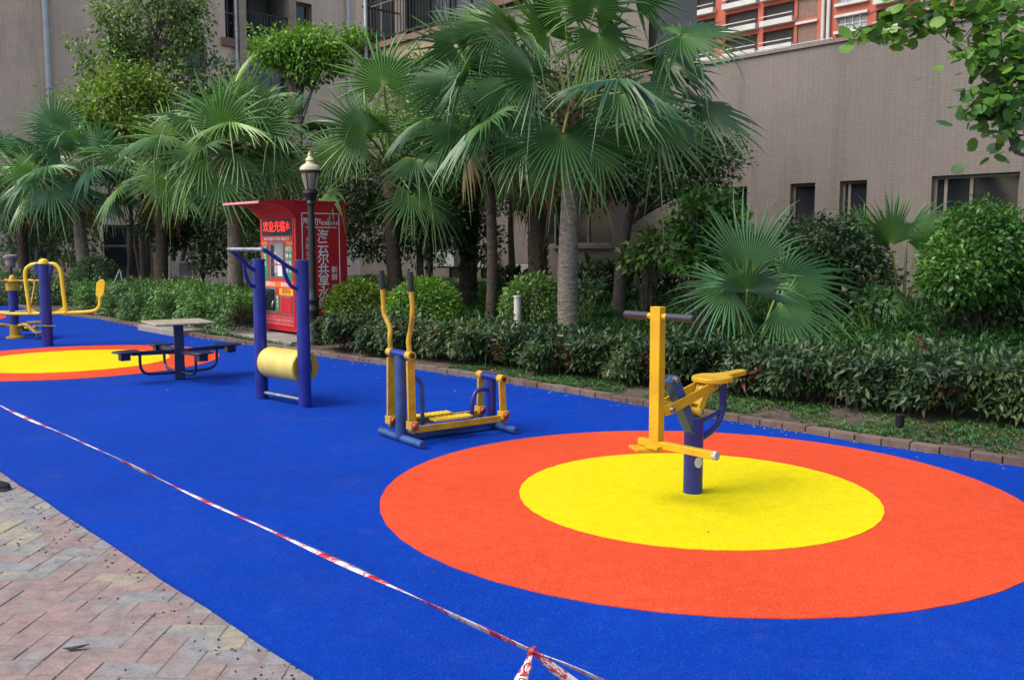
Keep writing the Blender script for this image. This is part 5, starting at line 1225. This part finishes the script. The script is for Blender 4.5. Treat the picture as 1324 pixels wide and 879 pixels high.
shrub(905, 13.0, [L_(900, 262, 13, .28, .3, .16), L_(925, 300, 13, .42, .4, .25), L_(880, 295, 13.1, .26, .3, .16), L_(935, 270, 13, .25, .25, .25), L_(905, 335, 13, .5, .4, .25)], 2600, .12, 'leaf_front', 'loose light leaved shrub between the dark tree and the large young palm', 37, shell=.2, rough=.4)
shrub(838, 15.2, [L_(845, 310, 15.2, .30, .3, .18), L_(830, 330, 15.2, .35, .3, .2)], 700, .12, 'leaf_mid', 'small sprig of leaves beside the leaning trunk', 38, shell=.2, rough=.4)
shrub(125, 23.6, [L_(124, 358, 23.6, .55, .5, .48)], 3000, .1, 'leaf_teal', 'small rounded shrub beside the scarred pale trunk at far left', 39, shell=.7)
shrub(40, 25.5, [L_(20, 372, 25.5, 1.1, .6, .5), L_(70, 375, 25.0, .7, .6, .35)], 4500, .1, 'leaf_teal', 'low shrub mass behind the waist twister', 40, shell=.5, rough=.2)
# spiky dark dracaenas against the wall
for i, (px, Y, h) in enumerate(((645, 17.5, .8), (668, 17.8, .7), (752, 16.6, .75), (772, 16.4, .9), (793, 16.2, .8), (815, 16.5, .7), (850, 15.6, .85), (872, 15.4, .9), (640, 16, .55), (480, 17, .9), (450, 17.5, .8))):
    b0 = base_at(px, Y); t = empty('dracaena', b0, None, 'plant', 'dark spiky plants along the wall foot')
    t['label'] = 'dark spiky leaved plant growing in the shade at the foot of the wall'
    r = random.Random(i); n = 70; ps, T, Nn, S = [], [], [], []
    for q in range(n):
        sx_, sy_ = [(-.15, .05), (.12, -.1), (0, .12)][q % 3]; z = h*(.35+.65*r.random()); an = r.uniform(0, 6.28); ps.append((b0.x+sx_, b0.y+sy_, b0.z+z)); T.append((math.cos(an), math.sin(an), r.uniform(.2, 1.6))); Nn.append((0, 0, 1)); S.append(r.uniform(.22, .36))
    scatter('leaves', LANCE, ps, np.array(T), np.array(Nn, float)+.01, np.array(S), M['leaf_dark'], t, b0)
    m = MB()
    for sx_, sy_ in [(-.15, .05), (.12, -.1), (0, .12)]: m.tube([(sx_, sy_, -.05), (sx_, sy_, h)], .015, 5)
    m.build('stems', M['bark'], t)
# a short fern-like arching plant at right
for i, (px, py, Y) in enumerate(((1010, 385, 12.4), (758, 371, 14.8), (1128, 388, 12.0))):
    b0 = base_at(px, Y); t = empty('leafy_plant', b0, ('low plant with pale broad leaves right of the dome shrub', )[0] if i == 1 else ('dark leafy plant under the large young palm fans' if i == 0 else 'leafy plant with arching leaves below the upright young palm'), 'plant')
    foliage('leaves', [L_(px, py, Y, .3, .3, .16)], 140, .12, M['leaf_teal' if i == 1 else 'leaf_dark'], t, b0, seed=60+i, shell=.2, rough=.2)
    m = MB(); c = V(L_(px, py, Y, .3)[:3])
    for q in range(5): m.tube([b0, c+V((random.uniform(-.2, .2), random.uniform(-.2, .2), 0))], .008, 5)
    m.build('stems', M['petiole'], t, local=b0)

# ------------------------------------------------------------------ hedges
def hedge(name, foot_px, h0, h1, w, dens, size, leaf, label, seed, reds=0, top_j=.10, tpl=NARROW, stems=True, s_ext=None, z0=.1):
    fs_ = sorted(sn(G(*p, .04)) for p in foot_px)
    if s_ext: fs_ = [(s_ext, fs_[0][1]+.2)]+fs_
    sa = np.array([q[0] for q in fs_]); na = np.array([q[1] for q in fs_]); L = sa[-1]-sa[0]; rg = np.random.default_rng(seed)
    n = int(L*dens); s = sa[0]+rg.random(n)*L; f = np.interp(s, sa, na); k = (s-sa[0])/L; H = h0+(h1-h0)*k
    H = H*(1+top_j*np.sin(s*2.1+seed)+top_j*.7*np.sin(s*5.3)+top_j*.6*np.sin(s*13.1+2)*np.sin(s*3.7))+np.where(rg.random(n) < .05, rg.random(n)*.16, 0)
    which = rg.random(n); cross = w/(w+h0*.9)
    x = np.where(which < cross, rg.random(n)*w, np.abs(rg.normal(size=n))*.14); z = np.where(which < cross, H-np.abs(rg.normal(size=n))*.10, z0+(H-z0)*rg.random(n)**.75)
    x = x+.09*np.sin(s*4.3+z*5)+.07*np.sin(s*9.7+z*3); edge = np.clip(.12-x, 0, .12); z = z-np.where(which < cross, edge*1.5, 0)
    nn = f+x+rg.normal(size=n)*.03; zz = z+.03+np.array([bed_z(a_, b_) for a_, b_ in zip(s, nn)])
    P_ = s[:, None]*np.array(D2)[None]+nn[:, None]*np.array(N2)[None]; P_[:, 2] = zz
    side = which >= cross; Dn = np.where(side[:, None], -np.array(N2)[None], np.array((0, 0, 1.))[None])
    T = Dn*.8+rg.normal(size=(n, 3))*.7; T[:, 2] -= .15*side; Nn = Dn*.6+rg.normal(size=(n, 3))*.4; Nn[:, 2] += .7
    S = size*(.55+.8*rg.random(n)); o = V((P_[:, 0].mean(), P_[:, 1].mean(), .03))
    t = empty(name, o, label, 'hedge')
    isred = (pn(P_*1.7, 3) > .85) & (rg.random(n) < reds)
    scatter('foliage', tpl, P_[~isred], T[~isred], Nn[~isred], S[~isred], M[leaf], t, o)
    if reds and isred.sum() > 3: scatter('red_leaves', LANCE, P_[isred]+np.array([0, 0, .03]), T[isred]+np.array([0, 0, .8]), Nn[isred], S[isred]*1.3, M['leaf_red'], t, o)
    if stems:
        m = MB(); r = random.Random(seed)
        for i in range(int(L*26)):
            q = sa[0]+r.random()*L; f_ = float(np.interp(q, sa, na)); a_ = SN(q, f_+r.uniform(.02, w), .0); hh = h0*r.uniform(.5, .95); b_ = SN(q+r.uniform(-.12, .12), f_+r.uniform(-.03, w), hh)
            zz = bed_z(*sn(a_)); a_.z = zz; b_.z = zz+hh; m.tube([a_, a_.lerp(b_, .5)+V((r.uniform(-.03, .03), r.uniform(-.03, .03), 0)), b_], [.009, .007, .003], 5)
        m.build('stems', M['bark'], t, local=o)
    return t
hedge('front_hedge', [(412, 451), (430, 454), (520, 465), (600, 472), (700, 486), (800, 498), (900, 508), (1000, 520), (1130, 537), (1240, 549), (1324, 558)], .52, .42, .95, 6800, .088, 'leaf_hedge',
      'long dark leafy hedge with reddish shoots behind the grass strip on the right', 51, reds=.5, s_ext=-5.2)
hedge('side_hedge', [(88, 404), (130, 409), (200, 422), (262, 431), (300, 436)], .68, .66, 2.0, 3300, .085, 'leaf_hedge_left', 'bright green hedge along the kerb at left behind the table', 52, top_j=.08, z0=.02)

def ground_cover(name, n, s0, s1, nf, size, mat, label, seed, w=1.0, tpl=BLADES, zoff=-.02, patch=None):
    rg = np.random.default_rng(seed); s = s0+(s1-s0)*rg.random(n); u = rg.random(n); lo = np.array([nf(a_)[0] for a_ in s]); hi = np.array([nf(a_)[1] for a_ in s]); nn = lo+(hi-lo)*u
    if patch is not None:
        q = np.sin(s*3.1+nn*2)+np.sin(s*7.7-nn*5)+rg.normal(size=n)*.6; kp = q > patch; s, nn = s[kp], nn[kp]; n = len(s)
    P_ = s[:, None]*np.array(D2)[None]+nn[:, None]*np.array(N2)[None]; P_[:, 2] = np.array([bed_z(a_, b_) for a_, b_ in zip(s, nn)])+zoff
    an = rg.random(n)*6.28; T = np.stack([np.cos(an), np.sin(an), np.zeros(n)], 1); Nn = np.tile((0, 0, 1.), (n, 1))+rg.normal(size=(n, 3))*.12
    return tag(scatter(name, tpl, P_, T, Nn, size*(.6+.7*rg.random(n)), mat), kind='stuff')
hf = sorted(sn(G(*p, .04)) for p in [(412, 451), (430, 454), (520, 465), (600, 472), (700, 486), (800, 498), (900, 508), (1000, 520), (1130, 537), (1240, 549), (1324, 558)])
def hfn(s): return float(np.interp(s, [q[0] for q in hf], [q[1] for q in hf]))
ground_cover('tall_grass', 22000, -6, 17, lambda s: (hfn(s)+.9, 14.2), .34, M['grass'], '', 71)
ground_cover('dark_ground_cover', 5000, 3, 24, lambda s: (12.2, 15.0), .3, M['leaf_dark'], '', 75)
ground_cover('kerb_grass', 9500, -5, 9.5, lambda s: (curb_n(s)+.17, hfn(s)+.25), .085, M['grass'], '', 72, patch=-.5)
ground_cover('kerb_grass', 5200, -5, 9.5, lambda s: (curb_n(s)+.17, hfn(s)+.25), .075, M['grass_pale'], '', 73, patch=-.3)
ground_cover('kerb_grass', 1500, 13, 22, lambda s: (curb_n(s)+.14, curb_n(s)+.5), .09, M['grass'], '', 76)
ground_cover('leaf_litter', 2600, -5, 9.5, lambda s: (curb_n(s)+.15, hfn(s)+.5), .05, M['dry_leaf'], '', 74, tpl=LEAF, zoff=.012)
ground_cover('low_plants', 4000, 9, 26, lambda s: (curb_n(s)+1.8, 13), .32, M['grass'], '', 77)

# ------------------------------------------------------------------ overhanging tree at the right, trunk outside the frame
b0 = V((6.9, 4.7, .05)); t = empty('overhanging_tree', b0, 'tree with large round bright leaves reaching in from the upper right corner', 'tree', 'broadleaf trees')
m = MB(); tp = V((6.6, 5.0, 4.6)); m.tube(catmull([b0, V((6.8, 4.8, 2)), tp, V((6.4, 5.1, 5.6))], 8), [.12-.003*i for i in range(25)], 12)
Yq = 5.6; br = [([tp, PT(1400, -60, 5.8), PT(1300, 10, Yq), PT(1220, 12, Yq), PT(1120, 35, Yq)], .025), ([V((6.7, 4.9, 3.6)), PT(1420, 60, 5.6), PT(1330, 80, 5.4), PT(1290, 110, 5.4), PT(1262, 140, 5.3)], .022), ([V((6.7, 4.9, 3.2)), PT(1430, 150, 5.5), PT(1330, 200, 5.3), PT(1302, 170, 5.3), PT(1290, 120, 5.3)], .018),
     ([tp, PT(1420, 10, 6.1), PT(1320, 30, 6), PT(1270, 55, 6)], .02), ([tp, PT(1450, -90, 5.6), PT(1340, -40, 5.4), PT(1250, -20, 5.4), PT(1180, 0, 5.4)], .02)]
bp = []
for pts, rr in br:
    q = catmull(pts, 8); m.tube(q, [rr*(1-.8*i/(len(q)-1)) for i in range(len(q))], 8); bp.append(q)
m.build('trunk', M['bark'], t, local=b0)
ps, T, Nn, S = [], [], [], []; r = random.Random(9); tw = MB()
def spray(p, spread, n, smin=.05, smax=.09):
    for _ in range(n):
        d = V((r.gauss(0, 1), r.gauss(0, 1), r.gauss(0, .8))); q = p+d*spread; ps.append(q[:]); T.append((r.gauss(-.3, .8), r.gauss(-.2, .7), r.gauss(-.5, .5))); Nn.append((r.gauss(-.1, .5), r.gauss(-.35, .5), r.uniform(.3, 1))); S.append(r.uniform(smin, smax))
for px, py, Y, sp, n in ((1110, 42, 5.6, .05, 9), (1140, 35, 5.6, .06, 13), (1165, 30, 5.6, .07, 18), (1190, 22, 5.6, .08, 24), (1215, 12, 5.6, .08, 24), (1245, 15, 5.6, .08, 26), (1275, 8, 5.6, .09, 30), (1305, 8, 5.6, .09, 34), (1180, -10, 5.5, .1, 20), (1240, -15, 5.5, .1, 30),
      (1240, 62, 5.4, .03, 5), (1255, 72, 5.4, .04, 8), (1275, 55, 5.5, .06, 16), (1290, 75, 5.4, .07, 22), (1310, 60, 5.4, .08, 28), (1285, 100, 5.4, .07, 22), (1312, 105, 5.4, .08, 30), (1250, 138, 5.3, .04, 12), (1272, 130, 5.3, .05, 16), (1295, 140, 5.3, .06, 22), (1315, 140, 5.3, .07, 22), (1290, 165, 5.3, .035, 8), (1310, 178, 5.3, .04, 9), (1340, 60, 5.5, .2, 120), (1350, 150, 5.4, .15, 50)):
    c_ = PT(px, py, Y); spray(c_, sp*1.1, int(n*1.5)); q_ = min((p for l in bp for p in l), key=lambda p: (p-c_).length)
    tw.tube([q_, q_.lerp(c_, .5)+V((0, 0, .01)), c_], [.006, .005, .003], 5)
    for _ in range(3): tw.tube([q_.lerp(c_, .6), c_+V((r.gauss(0, 1), r.gauss(0, 1), r.gauss(0, 1)))*sp*1.1], .003, 4)
tw.build('branches', M['bark'], t, local=b0)
scatter('crown', ROUND, ps, np.array(T), np.array(Nn), np.array(S), M['leaf_front'], t, b0)

# ------------------------------------------------------------------ light
w = bpy.data.worlds.new('World'); SC.world = w; w.use_nodes = True; nt = w.node_tree
sky = nt.nodes.new('ShaderNodeTexSky'); sky.sky_type = 'NISHITA'; sky.sun_disc = False
SUN_EL, SUN_AZ = R(52), R(-112)           # azimuth from +Y towards +X
sky.sun_elevation = SUN_EL; sky.sun_rotation = SUN_AZ; sky.air_density = 1.2; sky.dust_density = 4.0; sky.ozone_density = 1.0
bg = nt.nodes['Background']; nt.links.new(sky.outputs[0], bg.inputs[0]); bg.inputs[1].default_value = .15
sd = bpy.data.lights.new('sun', 'SUN'); sd.energy = 1.1; sd.angle = R(36); sd.color = (1, .95, .88)
so = bpy.data.objects.new('sun', sd); COL.objects.link(so)
dirv = V((math.sin(SUN_AZ)*math.cos(SUN_EL), math.cos(SUN_AZ)*math.cos(SUN_EL), math.sin(SUN_EL)))
so.rotation_euler = dirv.to_track_quat('Z', 'Y').to_euler(); so.location = (-20, 0, 30)
SC.view_settings.view_transform = 'Standard'; SC.view_settings.look = 'None'; SC.view_settings.gamma = 1; SC.view_settings.use_curve_mapping = False
SC.view_settings.exposure = .80
SC.cycles.max_bounces = 6; SC.cycles.diffuse_bounces = 3; SC.cycles.transmission_bounces = 4; SC.cycles.glossy_bounces = 2; SC.cycles.transparent_max_bounces = 6
SC.cycles.use_denoising = True
SC.cycles.caustics_reflective = False; SC.cycles.caustics_refractive = False

pts = []
for i in range(46):
    s_ = random.uniform(-4, 16); n_ = curb_n(s_)-abs(random.gauss(0, .35))-.02; pts.append(SN(s_, n_, .010)[:])
n = len(pts); rg = np.random.default_rng(3); T = rg.normal(size=(n, 3)); T[:, 2] *= .1; Nn = np.tile((0, 0, 1.), (n, 1))+rg.normal(size=(n, 3))*.2
tag(scatter('fallen_leaves', NARROW, pts, T, Nn, .03+.03*rg.random(n), M['dry_leaf']), kind='stuff')
